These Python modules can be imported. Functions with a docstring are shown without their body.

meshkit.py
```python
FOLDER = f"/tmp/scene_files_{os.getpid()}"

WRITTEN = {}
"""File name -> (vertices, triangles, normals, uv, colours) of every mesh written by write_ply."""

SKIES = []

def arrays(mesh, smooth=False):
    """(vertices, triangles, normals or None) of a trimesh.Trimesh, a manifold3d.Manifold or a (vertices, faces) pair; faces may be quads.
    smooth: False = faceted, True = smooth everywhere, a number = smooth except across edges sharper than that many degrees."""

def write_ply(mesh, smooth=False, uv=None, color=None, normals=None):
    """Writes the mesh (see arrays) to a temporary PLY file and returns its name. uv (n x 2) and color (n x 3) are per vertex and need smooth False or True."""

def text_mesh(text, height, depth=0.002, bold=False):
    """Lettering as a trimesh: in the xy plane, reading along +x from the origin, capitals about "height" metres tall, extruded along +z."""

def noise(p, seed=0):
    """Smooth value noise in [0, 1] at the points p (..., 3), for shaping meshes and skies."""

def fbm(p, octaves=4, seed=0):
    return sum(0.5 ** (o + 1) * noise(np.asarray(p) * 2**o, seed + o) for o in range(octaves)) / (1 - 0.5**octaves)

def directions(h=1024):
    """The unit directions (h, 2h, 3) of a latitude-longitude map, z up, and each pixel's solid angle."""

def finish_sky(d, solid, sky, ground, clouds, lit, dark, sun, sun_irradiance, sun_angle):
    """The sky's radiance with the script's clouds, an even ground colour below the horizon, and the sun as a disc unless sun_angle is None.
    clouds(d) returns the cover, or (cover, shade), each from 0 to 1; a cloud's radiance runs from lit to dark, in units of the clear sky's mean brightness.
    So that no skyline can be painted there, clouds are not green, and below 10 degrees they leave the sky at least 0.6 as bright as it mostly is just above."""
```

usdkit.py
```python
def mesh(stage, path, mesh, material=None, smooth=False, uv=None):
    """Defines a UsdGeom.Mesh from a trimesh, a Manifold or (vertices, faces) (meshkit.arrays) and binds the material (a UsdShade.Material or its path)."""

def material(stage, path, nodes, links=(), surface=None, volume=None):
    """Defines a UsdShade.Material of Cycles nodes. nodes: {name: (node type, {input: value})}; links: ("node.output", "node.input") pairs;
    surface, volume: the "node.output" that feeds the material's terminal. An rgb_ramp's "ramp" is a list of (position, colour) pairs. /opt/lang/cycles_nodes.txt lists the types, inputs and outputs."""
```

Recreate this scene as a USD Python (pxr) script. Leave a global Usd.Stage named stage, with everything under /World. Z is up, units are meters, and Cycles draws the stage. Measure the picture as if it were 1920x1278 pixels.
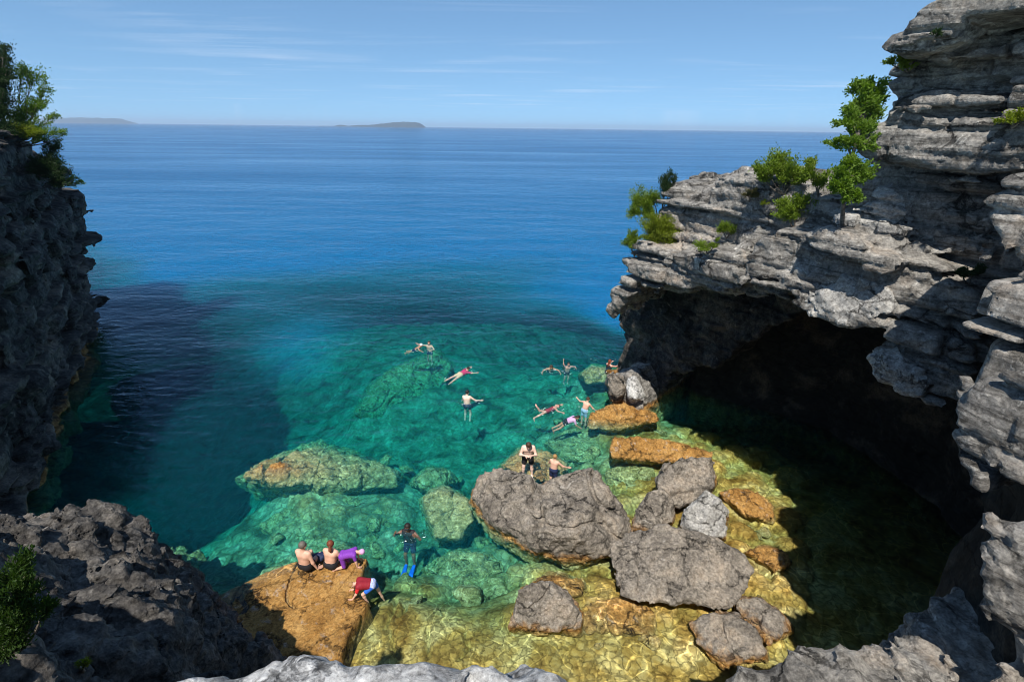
import math, random
from concurrent.futures import ThreadPoolExecutor
import numpy as np, trimesh, usdkit, meshkit
from scipy import ndimage
from scipy.interpolate import RBFInterpolator
from scipy.spatial import ConvexHull
from pxr import Usd, UsdGeom, UsdLux, UsdShade, Sdf, Gf, Vt

# ------------------------------------------------------------------ camera, sky, sun, exposure
stage = Usd.Stage.CreateInMemory()
UsdGeom.SetStageUpAxis(stage, 'Z'); UsdGeom.SetStageMetersPerUnit(stage, 1.0)
WORLD = UsdGeom.Xform.Define(stage, '/World')
stage.SetDefaultPrim(WORLD.GetPrim())
EXPOSURE = 0.55
EYE = np.array([0.0, 0.0, 11.0])
FPX, CX, CY = 960.0, 960.0, 639.0          # lens in pixels of the 1920 x 1278 photograph
PITCH, ROLL = math.atan((639 - 239.5) / FPX), math.radians(0.7)
_F = np.array([0, math.cos(PITCH), -math.sin(PITCH)])
_R0, _U0 = np.array([1.0, 0, 0]), np.array([0, math.sin(PITCH), math.cos(PITCH)])
CR = _R0 * math.cos(ROLL) + _U0 * math.sin(ROLL)
CU = -_R0 * math.sin(ROLL) + _U0 * math.cos(ROLL)
cam = UsdGeom.Camera.Define(stage, '/World/camera')
cam.CreateHorizontalApertureAttr(36.0); cam.CreateVerticalApertureAttr(36.0 * 681 / 1024)
cam.CreateFocalLengthAttr(36.0 * FPX / 1920.0)
cam.CreateClippingRangeAttr(Gf.Vec2f(0.05, 100000.0))
cam.CreateExposureAttr(EXPOSURE)
cam.AddTransformOp().Set(Gf.Matrix4d(*CR, 0, *CU, 0, *(-_F), 0, *EYE, 1))

SUN_AZ, SUN_EL = math.radians(-164.0), math.radians(56.5)      # azimuth from +y towards +x
SUN = np.array([math.sin(SUN_AZ) * math.cos(SUN_EL), math.cos(SUN_AZ) * math.cos(SUN_EL), math.sin(SUN_EL)])
usdkit.material(stage, '/World/Looks/sky_light', {
    'sky': ('sky_texture', {'sky_type': 'single_scattering', 'sun_disc': False, 'sun_elevation': SUN_EL, 'sun_rotation': SUN_AZ, 'altitude': 200.0, 'air_density': 1.0, 'aerosol_density': 0.2, 'ozone_density': 3.0}),
    'tc': ('texture_coordinate', {}), 'lift': ('vector_math', {'math_type': 'add', 'vector2': (0, 0, 0.14)}), 'unit': ('vector_math', {'math_type': 'normalize'}),
    'tint': ('mix', {'mix_type': 'multiply', 'fac': 1.0, 'color2': (0.93, 1.12, 1.15)}),
    'sep': ('separate_xyz', {}),
    'zm': ('math', {'math_type': 'maximum', 'value2': 0.03}),
    'dx': ('math', {'math_type': 'divide'}), 'dy': ('math', {'math_type': 'divide'}),
    'comb': ('combine_xyz', {}),
    'map': ('mapping', {'mapping_type': 'point', 'rotation': (0, 0, 0.35), 'scale': (0.16, 0.75, 1.0), 'location': (3.1, 1.7, 0.0)}),
    'n': ('noise_texture', {'scale': 1.0, 'detail': 9.0, 'roughness': 0.62, 'distortion': 0.7}),
    'big': ('noise_texture', {'scale': 0.35, 'detail': 2.0}),
    'r': ('map_range', {'from_min': 0.50, 'from_max': 0.80, 'clamp': True}),
    'rb': ('map_range', {'from_min': 0.42, 'from_max': 0.68, 'clamp': True}),
    'fac': ('math', {'math_type': 'multiply'}), 'fac2': ('math', {'math_type': 'multiply', 'value2': 0.6}),
    'mix': ('mix', {'color2': (7.0, 7.4, 8.2)}),
    'bg': ('background_shader', {'strength': 0.093})},
    [('tc.generated', 'sep.vector'), ('sep.z', 'zm.value1'), ('sep.x', 'dx.value1'), ('zm.value', 'dx.value2'), ('sep.y', 'dy.value1'), ('zm.value', 'dy.value2'),
     ('dx.value', 'comb.x'), ('dy.value', 'comb.y'), ('comb.vector', 'map.vector'), ('map.vector', 'n.vector'), ('comb.vector', 'big.vector'),
     ('n.fac', 'r.value'), ('big.fac', 'rb.value'), ('r.result', 'fac.value1'), ('rb.result', 'fac.value2'), ('fac.value', 'fac2.value1'),
     ('tc.generated', 'lift.vector1'), ('lift.vector', 'unit.vector1'), ('unit.vector', 'sky.vector'), ('sky.color', 'tint.color1'), ('tint.color', 'mix.color1'), ('fac2.value', 'mix.fac'), ('mix.color', 'bg.color')], surface='bg.background')
dome = UsdLux.DomeLight.Define(stage, '/World/sky')
UsdShade.MaterialBindingAPI.Apply(dome.GetPrim()).Bind(UsdShade.Material.Get(stage, '/World/Looks/sky_light'))
dome.GetPrim().SetCustomDataByKey('kind', 'structure')
sun = UsdLux.DistantLight.Define(stage, '/World/sun')
sun.CreateNormalizeAttr(True); sun.CreateIntensityAttr(1.25); sun.CreateAngleAttr(0.53); sun.CreateColorAttr(Gf.Vec3f(1.0, 0.95, 0.87))
_z = SUN; _x = np.cross([0, 0, 1.0], _z); _x /= np.linalg.norm(_x); _y = np.cross(_z, _x)
sun.AddTransformOp().Set(Gf.Matrix4d(*_x, 0, *_y, 0, *_z, 0, 0, 0, 60, 1))

# ------------------------------------------------------------------ helpers
RNG = np.random.default_rng(7)

def ray(px, py):
    return _F + (px - CX) / FPX * CR + (CY - py) / FPX * CU
def at_z(px, py, z):
    d = ray(px, py); return EYE + d * ((z - EYE[2]) / d[2])
def at_t(px, py, t):
    return EYE + ray(px, py) * t
def project(p):
    q = np.asarray(p, float) - EYE
    w = q @ _F
    return np.stack([CX + FPX * (q @ CR) / w, CY - FPX * (q @ CU) / w], -1)

_names = {}
def fresh(parent, name):
    k = _names.get((parent, name), 0); _names[(parent, name)] = k + 1
    return f'{parent}/{name}' if k == 0 else f'{parent}/{name}_{k:03d}'
def tag(p, label=None, cat=None, group=None, kind=None):
    p = p.GetPrim() if hasattr(p, 'GetPrim') else p
    for k, v in (('label', label), ('category', cat), ('group', group), ('kind', kind)):
        if v: p.SetCustomDataByKey(k, v)
    return p
def thing(name, loc=(0, 0, 0), rz=0.0, **kw):
    x = UsdGeom.Xform.Define(stage, fresh('/World', name))
    x.AddTranslateOp().Set(Gf.Vec3d(*map(float, loc)))
    if rz: x.AddRotateZOp().Set(math.degrees(rz))
    return tag(x, **kw)
def obj(name, mesh, mat, parent=None, smooth=True, origin=None, **kw):
    """One Mesh prim under parent (a prim) or /World; origin: the parent's place, taken off the vertices."""
    base = str(parent.GetPath()) if parent is not None else '/World'
    v, f = (mesh if isinstance(mesh, tuple) else (np.asarray(mesh.vertices), np.asarray(mesh.faces)))
    if origin is not None: v = v - np.asarray(origin)
    m = usdkit.mesh(stage, fresh(base, name), (v, f), mat, smooth=smooth)
    return tag(m, **kw)

# smooth lattice noise, quick on large arrays (period 32 units)
_lat = np.random.default_rng(11).random((32, 32, 32)).astype(np.float32)
_lat = ndimage.zoom(_lat, 4, order=3, mode='grid-wrap', grid_mode=True)
_lat = ((_lat - _lat.mean()) / _lat.std() * 0.18 + 0.5).astype(np.float32)
_pool = ThreadPoolExecutor(4)
def _nz(p, seed):
    q = (np.asarray(p, np.float32) + np.float32(seed * 5.37)) * np.float32(4)
    return ndimage.map_coordinates(_lat, np.mod(q, 128).T, order=1, mode='grid-wrap')
def nz(p, seed=0):
    p = np.asarray(p)
    if len(p) < 40000: return _nz(p, seed)
    return np.concatenate(list(_pool.map(lambda c: _nz(c, seed), np.array_split(p, 8))))
def fb(p, o=4, seed=0, g=0.5):
    s = 0; a = 1.0; t = 0
    for i in range(o):
        s = s + a * nz(np.asarray(p) * 2.03 ** i, seed + i); t += a; a *= g
    return s / t
def h01(i, seed=0.0):
    return np.mod(np.sin(np.asarray(i, np.float64) * 127.1 + seed * 311.7) * 43758.5453, 1.0)
def sstep(a, b, x):
    t = np.clip((x - a) / (b - a), 0, 1); return t * t * (3 - 2 * t)

def nets(f, o, h):
    """Surface nets of the negative side of f."""
    s = f < 0
    c = np.zeros(np.array(f.shape) - 1, np.int8)
    for a, b, d in np.ndindex(2, 2, 2):
        c += s[a:a + c.shape[0], b:b + c.shape[1], d:d + c.shape[2]]
    m = (c > 0) & (c < 8)
    cells = np.argwhere(m)
    idx = np.full(c.shape, -1, np.int32); idx[m] = np.arange(len(cells))
    acc = np.zeros((len(cells), 3), np.float32); n = np.zeros(len(cells), np.float32)
    cor = list(np.ndindex(2, 2, 2))
    val = {k: f[cells[:, 0] + k[0], cells[:, 1] + k[1], cells[:, 2] + k[2]] for k in cor}
    for a in cor:
        for ax in range(3):
            if a[ax] == 0:
                b = tuple(1 if i == ax else a[i] for i in range(3))
                va, vb = val[a], val[b]; x = (va < 0) != (vb < 0)
                t = np.where(x, va / np.where(x, va - vb, 1), 0)
                p = np.tile(np.array(a, np.float32), (len(cells), 1)); p[:, ax] = t
                acc[x] += p[x]; n[x] += 1
    v = (cells + acc / np.maximum(n, 1)[:, None]) * h + o
    quads = []
    for ax in range(3):
        u, w = (ax + 1) % 3, (ax + 2) % 3
        sl0 = [slice(1, -1)] * 3; sl0[ax] = slice(0, -1); sl1 = list(sl0); sl1[ax] = slice(1, None)
        a, b = s[tuple(sl0)], s[tuple(sl1)]
        for flip in (False, True):
            e = np.argwhere((a & ~b) if not flip else (~a & b)).astype(np.int64)
            e[:, u] += 1; e[:, w] += 1
            def cell(du, dw):
                q = e.copy(); q[:, u] += du; q[:, w] += dw
                return idx[q[:, 0], q[:, 1], q[:, 2]]
            q = np.stack([cell(-1, -1), cell(0, -1), cell(0, 0), cell(-1, 0)], 1)
            quads.append(q if not flip else q[:, ::-1])
    q = np.vstack(quads)
    return v, np.vstack([q[:, [0, 1, 2]], q[:, [0, 2, 3]]])

def poly_sd(pts, poly):
    """Signed distance (negative inside) of 2-D points to a polygon."""
    poly = np.asarray(poly, np.float32); x, y = pts[..., 0], pts[..., 1]
    best = np.full(x.shape, 1e9, np.float32); inside = np.zeros(x.shape, bool)
    for a, b in zip(poly, np.roll(poly, -1, 0)):
        e = b - a; l2 = float(e @ e) + 1e-9
        t = np.clip(((x - a[0]) * e[0] + (y - a[1]) * e[1]) / l2, 0, 1)
        best = np.minimum(best, (x - a[0] - t * e[0]) ** 2 + (y - a[1] - t * e[1]) ** 2)
        if e[1] != 0:
            inside ^= ((a[1] > y) != (b[1] > y)) & (x < e[0] * (y - a[1]) / e[1] + a[0])
    d = np.sqrt(best)
    return np.where(inside, -d, d)

class Prism:
    """A rock block: an outline on an upright plane (point p0, outward direction n) carried on for depth metres along e."""
    def __init__(s, px, p0, n, e=None, depth=4.0, front=0.0, rise=0.0):
        s.n = np.array([*n, 0.0]); s.n /= np.linalg.norm(s.n)
        s.e = np.array([*(e if e is not None else (-s.n[0], -s.n[1])), 0.0]); s.e /= np.linalg.norm(s.e)
        s.p0 = np.array([p0[0], p0[1], 0.0]); s.u = np.cross([0, 0, 1.0], s.n)
        s.depth, s.front, s.rise = depth, front, rise
        w = []
        for a, b in px:
            d = ray(a, b); w.append(EYE + d * (((s.p0 - EYE) @ s.n) / (d @ s.n)))
        w = np.array(w) + 0.0
        s.poly = np.stack([(w - s.p0) @ s.u, w[:, 2]], 1)
        far = w + s.e * depth; far[:, 2] += rise * depth
        near = w - s.e * front
        s.lo, s.hi = np.minimum(near, far).min(0), np.maximum(near, far).max(0)
    def f(s, p):
        q = p - s.p0
        k = -(q @ s.n) / -(s.e @ s.n) * -1.0
        k = (q @ s.n) / (s.e @ s.n)
        q2 = q - k[..., None] * s.e
        uv = np.stack([q2 @ s.u, q[..., 2] - s.rise * k], -1)
        return np.maximum(np.maximum(poly_sd(uv, s.poly), k - s.depth), -s.front - k)

class Slab:
    """A block with a ground outline (world xy), its sides battered, its top a tilted plane."""
    def __init__(s, xy, z0, z1, tilt=(0, 0), batter=0.0):
        s.xy = np.asarray(xy, float); s.z0, s.z1, s.tilt, s.b = z0, z1, tilt, batter
        s.c = s.xy.mean(0)
        g = batter * (z1 - z0)
        s.lo = np.array([*(s.xy.min(0) - max(g, 0)), z0]); s.hi = np.array([*(s.xy.max(0) + max(g, 0)), z1 + 1.0])
    def f(s, p):
        top = s.z1 + (p[..., 0] - s.c[0]) * s.tilt[0] + (p[..., 1] - s.c[1]) * s.tilt[1]
        side = poly_sd(p[..., :2], s.xy) + (p[..., 2] - s.z1) * s.b
        return np.maximum(np.maximum(side, p[..., 2] - top), s.z0 - p[..., 2])

class Ball:
    def __init__(s, c, r):
        s.c, s.r = np.asarray(c, float), np.asarray(r, float) * np.ones(3); s.lo, s.hi = s.c - s.r, s.c + s.r
    def f(s, p):
        q = (p - s.c) / s.r; l = np.linalg.norm(q, axis=-1)
        return (l - 1) * float(s.r.min())

def smin(a, b, k):
    h = np.clip(0.5 + 0.5 * (b - a) / k, 0, 1)
    return b + (a - b) * h - k * h * (1 - h)

CUTS = np.cumsum(0.22 + 0.75 * np.random.default_rng(5).random(60) ** 1.5) - 4.0
FINE = np.cumsum(0.05 + 0.17 * np.random.default_rng(6).random(400) ** 1.4) - 4.0
def strata(p, amp=1.0, block=1.3, thin=1.0, rough=1.0, crack=1.0, cw=.04):
    """How far bedded limestone stands back at p: thick and thin beds, open bedding cracks, joints, pits."""
    x, y, z = p.T
    w = z + 0.05 * x - 0.03 * y + 0.8 * (nz(p * 0.13, 1) - 0.5) + 0.16 * (nz(p * 0.7, 2) - 0.5)
    L = np.clip(np.searchsorted(CUTS, w), 1, len(CUTS) - 1); lo, hi = CUTS[L - 1], CUTS[L]
    M = np.clip(np.searchsorted(FINE, w + 0.05 * (nz(p * 1.9, 6) - .5)), 1, len(FINE) - 1)
    edge = np.minimum(w - lo, hi - w)
    lay = np.stack([x * 0.32, y * 0.32, L * 3.77], 1); lay2 = np.stack([x * 0.75, y * 0.75, M * 1.91], 1)
    d = amp * (0.6 * (nz(lay, 3) - 0.5) + 0.25 * (nz(lay * np.array([3, 3, 1]), 4) - 0.5) + 0.55 * thin * (nz(lay2, 7) - 0.5))
    sh = h01(L, 1.0)
    a = (x * 0.8 + y * 0.6) / (block * (0.6 + 0.9 * h01(L, 2.0))) + 7 * sh + 0.4 * nz(p * 0.6, 8)
    b = (-x * 0.6 + y * 0.8) / (block * (0.6 + 0.9 * h01(L, 3.0))) + 5 * sh + 0.4 * nz(p * 0.6, 9)
    ia, ib = np.floor(a), np.floor(b)
    cr = np.minimum(np.minimum(a - ia, ia + 1 - a), np.minimum(b - ib, ib + 1 - b)) * block
    op = sstep(.42, .6, nz(p * .5, 12))
    d += amp * 0.62 * (h01(ia * 3.1 + ib * 7.7 + L * 1.3) - 0.5)
    d += crack * ((0.05 + 0.16 * op) * np.exp(-(edge / cw) ** 2) + (.03 + .12 * op) * np.exp(-(cr / (cw * .9)) ** 2))
    r = np.abs(fb(p * 1.7, 4, 30, 0.62) - 0.5)
    d += 0.35 * amp * (fb(p * 0.6, 3, 20) - 0.5) + rough * (0.42 * (r - .09) + 0.28 * (fb(p * 4.6, 3, 36, .65) - .5))
    return d
def karst(p, amp=1.0):
    """Water-worn rock: rounded hollows, ribs and pits."""
    a = np.abs(fb(p * 0.42, 3, 40) - 0.5) * 2.2
    b = np.abs(fb(p * 1.5 * np.array([1, 1, 1.3]), 4, 50, .6) - 0.5)
    c = fb(p * 3.4, 4, 60, 0.65) - 0.5
    e = np.maximum(fb(p * 2.3, 2, 66) - .60, 0)
    return amp * (0.9 * (0.25 - a) + 0.75 * (b - .1)) + 0.30 * c + 1.1 * e
def crag(p, amp=1.0):
    """Sharp weathered rock: clefts, ribs and broken faces."""
    q = np.stack([p[:, 0] * 0.9 + 0.35 * p[:, 2], p[:, 1] * 0.9, p[:, 2] * 0.45], 1)
    a = np.abs(fb(q * 0.5, 3, 70) - 0.5); b = np.abs(fb(q * 1.5 + 0.3 * nz(p, 5)[:, None], 4, 75, 0.62) - 0.5); c = fb(p * 4.0, 4, 80, 0.66) - 0.5
    k = p @ np.array([.55, -.35, .75], np.float32) + .5 * nz(p * .4, 84); st = (k * 2.2) % 1.0
    return amp * (2.0 * (0.13 - a) + 1.3 * (0.10 - b)) + 0.34 * c + .16 * amp * (st - .5)
def zones(p, *bands):
    """Different weathering at different heights: (lowest z, disp) pairs, highest first."""
    d = np.zeros(len(p), np.float32); left_ = np.ones(len(p), bool)
    for z, fn in bands:
        m = left_ & (p[:, 2] > z); left_ &= ~m
        if m.any(): d[m] = fn(p[m])
    return d
def hull_mesh(pts):
    """Convex hull as (vertices, faces), faces outward."""
    h = ConvexHull(pts); use = np.unique(h.simplices); k = np.full(len(pts), -1); k[use] = np.arange(len(use))
    v, f = np.asarray(pts)[use], k[h.simplices]; n = np.cross(v[f[:, 1]] - v[f[:, 0]], v[f[:, 2]] - v[f[:, 0]])
    bad = ((v[f].mean(1) - v.mean(0)) * n).sum(1) < 0; f[bad] = f[bad][:, ::-1]
    return v, f
def rock(prims, h, disp=None, k=0.12, cut=(), lo=None, hi=None, band=0.9, margin=0.5, soft=0.05):
    """A rock mass as one mesh: the blocks joined, what is in cut taken away, then weathered by disp."""
    L = np.min([q.lo for q in prims], 0) - margin; H = np.max([q.hi for q in prims], 0) + margin
    if lo is not None: L = np.maximum(L, lo)
    if hi is not None: H = np.minimum(H, hi)
    hc = max(h, min(0.22, 3 * h))
    n = np.maximum(np.ceil((H - L) / hc).astype(int) + 1, 3)
    g = np.stack(np.meshgrid(*[L[i] + hc * np.arange(n[i]) for i in range(3)], indexing='ij'), -1).astype(np.float32)
    f = None
    for q in prims:
        d = q.f(g).astype(np.float32); f = d if f is None else smin(f, d, k)
    for q in cut:
        f = -smin(-f, q.f(g).astype(np.float32), k)
    r = int(round(hc / h)); m = (n - 1) * r + 1; hf = hc / r
    if r > 1:
        f = ndimage.zoom(f, [mm / nn for mm, nn in zip(m, n)], order=1, grid_mode=False)
    if soft > 0: f = ndimage.gaussian_filter(f, soft / hf)
    if disp is not None:
        b = np.argwhere(np.abs(f) < band)
        pts = (b * hf + L).astype(np.float32)
        f[b[:, 0], b[:, 1], b[:, 2]] += disp(pts).astype(np.float32)
    f[[0, -1]] = 1; f[:, [0, -1]] = 1; f[:, :, [0, -1]] = 1
    lab, cnt = ndimage.label(f < 0)
    if cnt > 1:
        big = np.argmax(np.bincount(lab.ravel())[1:]) + 1
        f = np.where((lab != big) & (f < 0), 0.02, f)
    return nets(f, L, hf)

# ------------------------------------------------------------------ materials
def rock_mat(name, tones, patch=(0.5, 0.48, 0.44), patch_at=0.62, strat=0.5, bump=0.05, stain=True, scale=1.0, tan=0.25, deep=1.0):
    """Weathered limestone: mottled greys, lichen patches, bedding streaks, pits, the ochre band of algae along the lake, green growth below."""
    N = {'geo': ('geometry', {}),
         'n1': ('noise_texture', {'scale': 0.6 * scale, 'detail': 8.0, 'roughness': 0.66, 'distortion': 0.4}),
         'n2': ('noise_texture', {'scale': 5.0 * scale, 'detail': 9.0, 'roughness': 0.74}),
         'n3': ('noise_texture', {'scale': 1.5 * scale, 'detail': 8.0, 'roughness': 0.7, 'distortion': 0.7}),
         'n4': ('noise_texture', {'scale': 17.0, 'detail': 6.0, 'roughness': 0.75}),
         'ms': ('mapping', {'mapping_type': 'point', 'scale': (0.5, 0.5, 5.0)}),
         'ns': ('noise_texture', {'scale': 1.7, 'detail': 8.0, 'roughness': 0.7, 'distortion': 0.5}),
         'cm': ('mapping', {'mapping_type': 'point', 'scale': (0.55 * scale ** .5, 0.55 * scale ** .5, 1.25 * scale ** .5)}), 'cd': ('vector_math', {'math_type': 'multiply_add', 'vector2': (0.55, 0.55, 0.55)}),
         'cv': ('voronoi_texture', {'scale': 1.3, 'feature': 'distance_to_edge'}), 'cr': ('map_range', {'from_min': 0.0, 'from_max': 0.030, 'clamp': True, 'range_type': 'smoothstep'}),
         'cg': ('map_range', {'from_min': 0.40, 'from_max': 0.56, 'to_min': 0.0, 'to_max': 1.0, 'clamp': True}), 'ck': ('math', {'math_type': 'maximum'}), 'cc': ('map_range', {'to_min': 0.28, 'to_max': 1.0}), 'cx': ('combine_color', {}), 'cmul': ('mix', {'mix_type': 'multiply', 'fac': 1.0}), 'b5': ('bump', {'distance': 0.05, 'strength': 1.0}),
         'ramp': ('rgb_ramp', {'ramp': tones}),
         'add': ('math', {'math_type': 'multiply_add', 'value2': 0.5}), 'half': ('math', {'math_type': 'multiply', 'value2': 0.5}),
         'pr': ('map_range', {'from_min': patch_at, 'from_max': patch_at + 0.08, 'clamp': True}), 'pm': ('mix', {'color2': patch}),
         'sr': ('map_range', {'from_min': 0.38, 'from_max': 0.50, 'to_min': strat, 'to_max': 0.0, 'clamp': True}), 'sm': ('mix', {'mix_type': 'multiply', 'color2': (0.30, 0.29, 0.28)}),
         'sepc': ('separate_color', {}), 'tr': ('map_range', {'from_min': 0.53, 'from_max': 0.66, 'to_max': tan, 'clamp': True}), 'tm': ('mix', {'color2': (0.25, 0.175, 0.11)}),
         'sepd': ('separate_color', {}), 'dr': ('map_range', {'from_min': 0.55, 'from_max': 0.66, 'to_max': 0.8, 'clamp': True}), 'dm': ('mix', {'mix_type': 'multiply', 'color2': (0.26, 0.25, 0.24)}),
         'fr': ('rgb_ramp', {'ramp': [(0.36, (0.58, 0.57, 0.56)), (0.5, (0.97, 0.97, 0.97)), (0.64, (1.32, 1.31, 1.29))]}), 'fm': ('mix', {'mix_type': 'multiply', 'fac': 1.0}),
         'sep': ('separate_xyz', {}), 'zn': ('math', {'math_type': 'multiply_add', 'value2': 0.6}),
         'so': ('map_range', {'from_min': 0.60, 'from_max': 0.38, 'to_min': 0.0, 'to_max': 1.0 if stain else 0.0, 'clamp': True}), 'om': ('mix', {}),
         'ora': ('rgb_ramp', {'ramp': [(0.34, (0.09, 0.036, 0.007)), (0.5, (0.24, 0.115, 0.028)), (0.64, (0.42, 0.27, 0.10))]}),
         'sg': ('map_range', {'from_min': 0.05, 'from_max': -0.40, 'to_min': 0.0, 'to_max': deep, 'clamp': True}), 'gm': ('mix', {}),
         'gad': ('math', {'math_type': 'multiply_add', 'value2': 0.5}), 'gh': ('math', {'math_type': 'multiply', 'value2': 0.5}),
         'gra': ('rgb_ramp', {'ramp': [(0.36, (0.07, 0.055, 0.018)), (0.46, (0.22, 0.175, 0.065)), (0.55, (0.42, 0.33, 0.15)), (0.64, (0.62, 0.52, 0.30))]}),
         'b1': ('bump', {'distance': bump, 'strength': 1.0}), 'b2': ('bump', {'distance': bump, 'strength': 0.9}), 'b3': ('bump', {'distance': bump, 'strength': 0.8}), 'b4': ('bump', {'distance': 0.012, 'strength': 0.9}),
         'p': ('principled_bsdf', {'roughness': 0.9, 'specular_ior_level': 0.2})}
    K = [('geo.position', x + '.vector') for x in ('n1', 'n2', 'n3', 'n4', 'ms', 'sep')] + [('ms.vector', 'ns.vector'),
         ('n2.fac', 'half.value1'), ('n1.fac', 'add.value1'), ('half.value', 'add.value3'), ('add.value', 'ramp.fac'),
         ('n3.fac', 'pr.value'), ('ramp.color', 'pm.color1'), ('pr.result', 'pm.fac'),
         ('ns.fac', 'sr.value'), ('sr.result', 'sm.fac'), ('pm.color', 'sm.color1'),
         ('n1.color', 'sepc.color'), ('sepc.r', 'tr.value'), ('tr.result', 'tm.fac'), ('sm.color', 'tm.color1'),
         ('n2.color', 'sepd.color'), ('sepd.g', 'dr.value'), ('dr.result', 'dm.fac'), ('tm.color', 'dm.color1'),
         ('n3.fac', 'zn.value1'), ('sep.z', 'zn.value3'), ('zn.value', 'so.value'), ('so.result', 'om.fac'), ('dm.color', 'om.color1'), ('n2.fac', 'ora.fac'), ('ora.color', 'om.color2'),
         ('n3.fac', 'gh.value1'), ('n2.fac', 'gad.value1'), ('gh.value', 'gad.value3'), ('gad.value', 'gra.fac'),
         ('sep.z', 'sg.value'), ('sg.result', 'gm.fac'), ('om.color', 'gm.color1'), ('gra.color', 'gm.color2'), ('n4.fac', 'fr.fac'), ('gm.color', 'fm.color1'), ('fr.color', 'fm.color2'),
         ('geo.position', 'cm.vector'), ('n3.color', 'cd.vector1'), ('cm.vector', 'cd.vector3'), ('cd.vector', 'cv.vector'), ('cv.distance', 'cr.value'), ('n1.fac', 'cg.value'), ('cr.result', 'ck.value1'), ('cg.result', 'ck.value2'), ('ck.value', 'cc.value'), ('cc.result', 'cx.r'), ('cc.result', 'cx.g'), ('cc.result', 'cx.b'), ('fm.color', 'cmul.color1'), ('cx.color', 'cmul.color2'), ('ck.value', 'b5.height'), ('b4.normal', 'b5.normal'), ('cmul.color', 'p.base_color'), ('ns.fac', 'b3.height'), ('n3.fac', 'b1.height'), ('n2.fac', 'b2.height'), ('n4.fac', 'b4.height'), ('b1.normal', 'b3.normal'), ('b3.normal', 'b2.normal'), ('b2.normal', 'b4.normal'), ('b5.normal', 'p.normal')]
    return usdkit.material(stage, '/World/Looks/' + name, N, K, surface='p.BSDF')

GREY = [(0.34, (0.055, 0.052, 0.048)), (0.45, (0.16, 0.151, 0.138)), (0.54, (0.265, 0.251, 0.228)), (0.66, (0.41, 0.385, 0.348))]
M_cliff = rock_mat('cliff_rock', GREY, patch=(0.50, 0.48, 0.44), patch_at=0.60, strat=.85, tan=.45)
M_left = rock_mat('shade_toned_stained_rock', [(0.36, (0.008, 0.008, 0.009)), (0.47, (0.03, 0.029, 0.028)), (0.55, (0.07, 0.067, 0.062)), (0.66, (0.16, 0.15, 0.135))], patch=(0.17, 0.15, 0.125), patch_at=0.60, strat=.5)  # stained limestone, toned darker still so its colour carries the shade
M_cave = rock_mat('shade_dark_cave_rock', stain=False, tones=[(0.36, (0.006, 0.006, 0.005)), (0.5, (0.018, 0.017, 0.014)), (0.66, (0.05, 0.046, 0.038))], patch=(0.05, 0.045, 0.03), patch_at=0.62, strat=.3)  # near-black base colour stands in for the deep shade of the cave
M_boulder = rock_mat('boulder_rock', [(0.36, (0.062, 0.054, 0.046)), (0.48, (0.165, 0.144, 0.120)), (0.62, (0.31, 0.275, 0.228))], patch=(0.34, 0.315, 0.28), patch_at=0.62, strat=0.25, scale=2.0, bump=0.035, tan=0.3)
M_white = rock_mat('pale_boulder_rock', [(0.36, (0.13, 0.127, 0.12)), (0.48, (0.27, 0.262, 0.246)), (0.62, (0.43, 0.42, 0.39))], patch=(0.2, 0.195, 0.19), patch_at=0.60, strat=0.1, scale=2.5, bump=0.02, tan=0.1)
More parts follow.
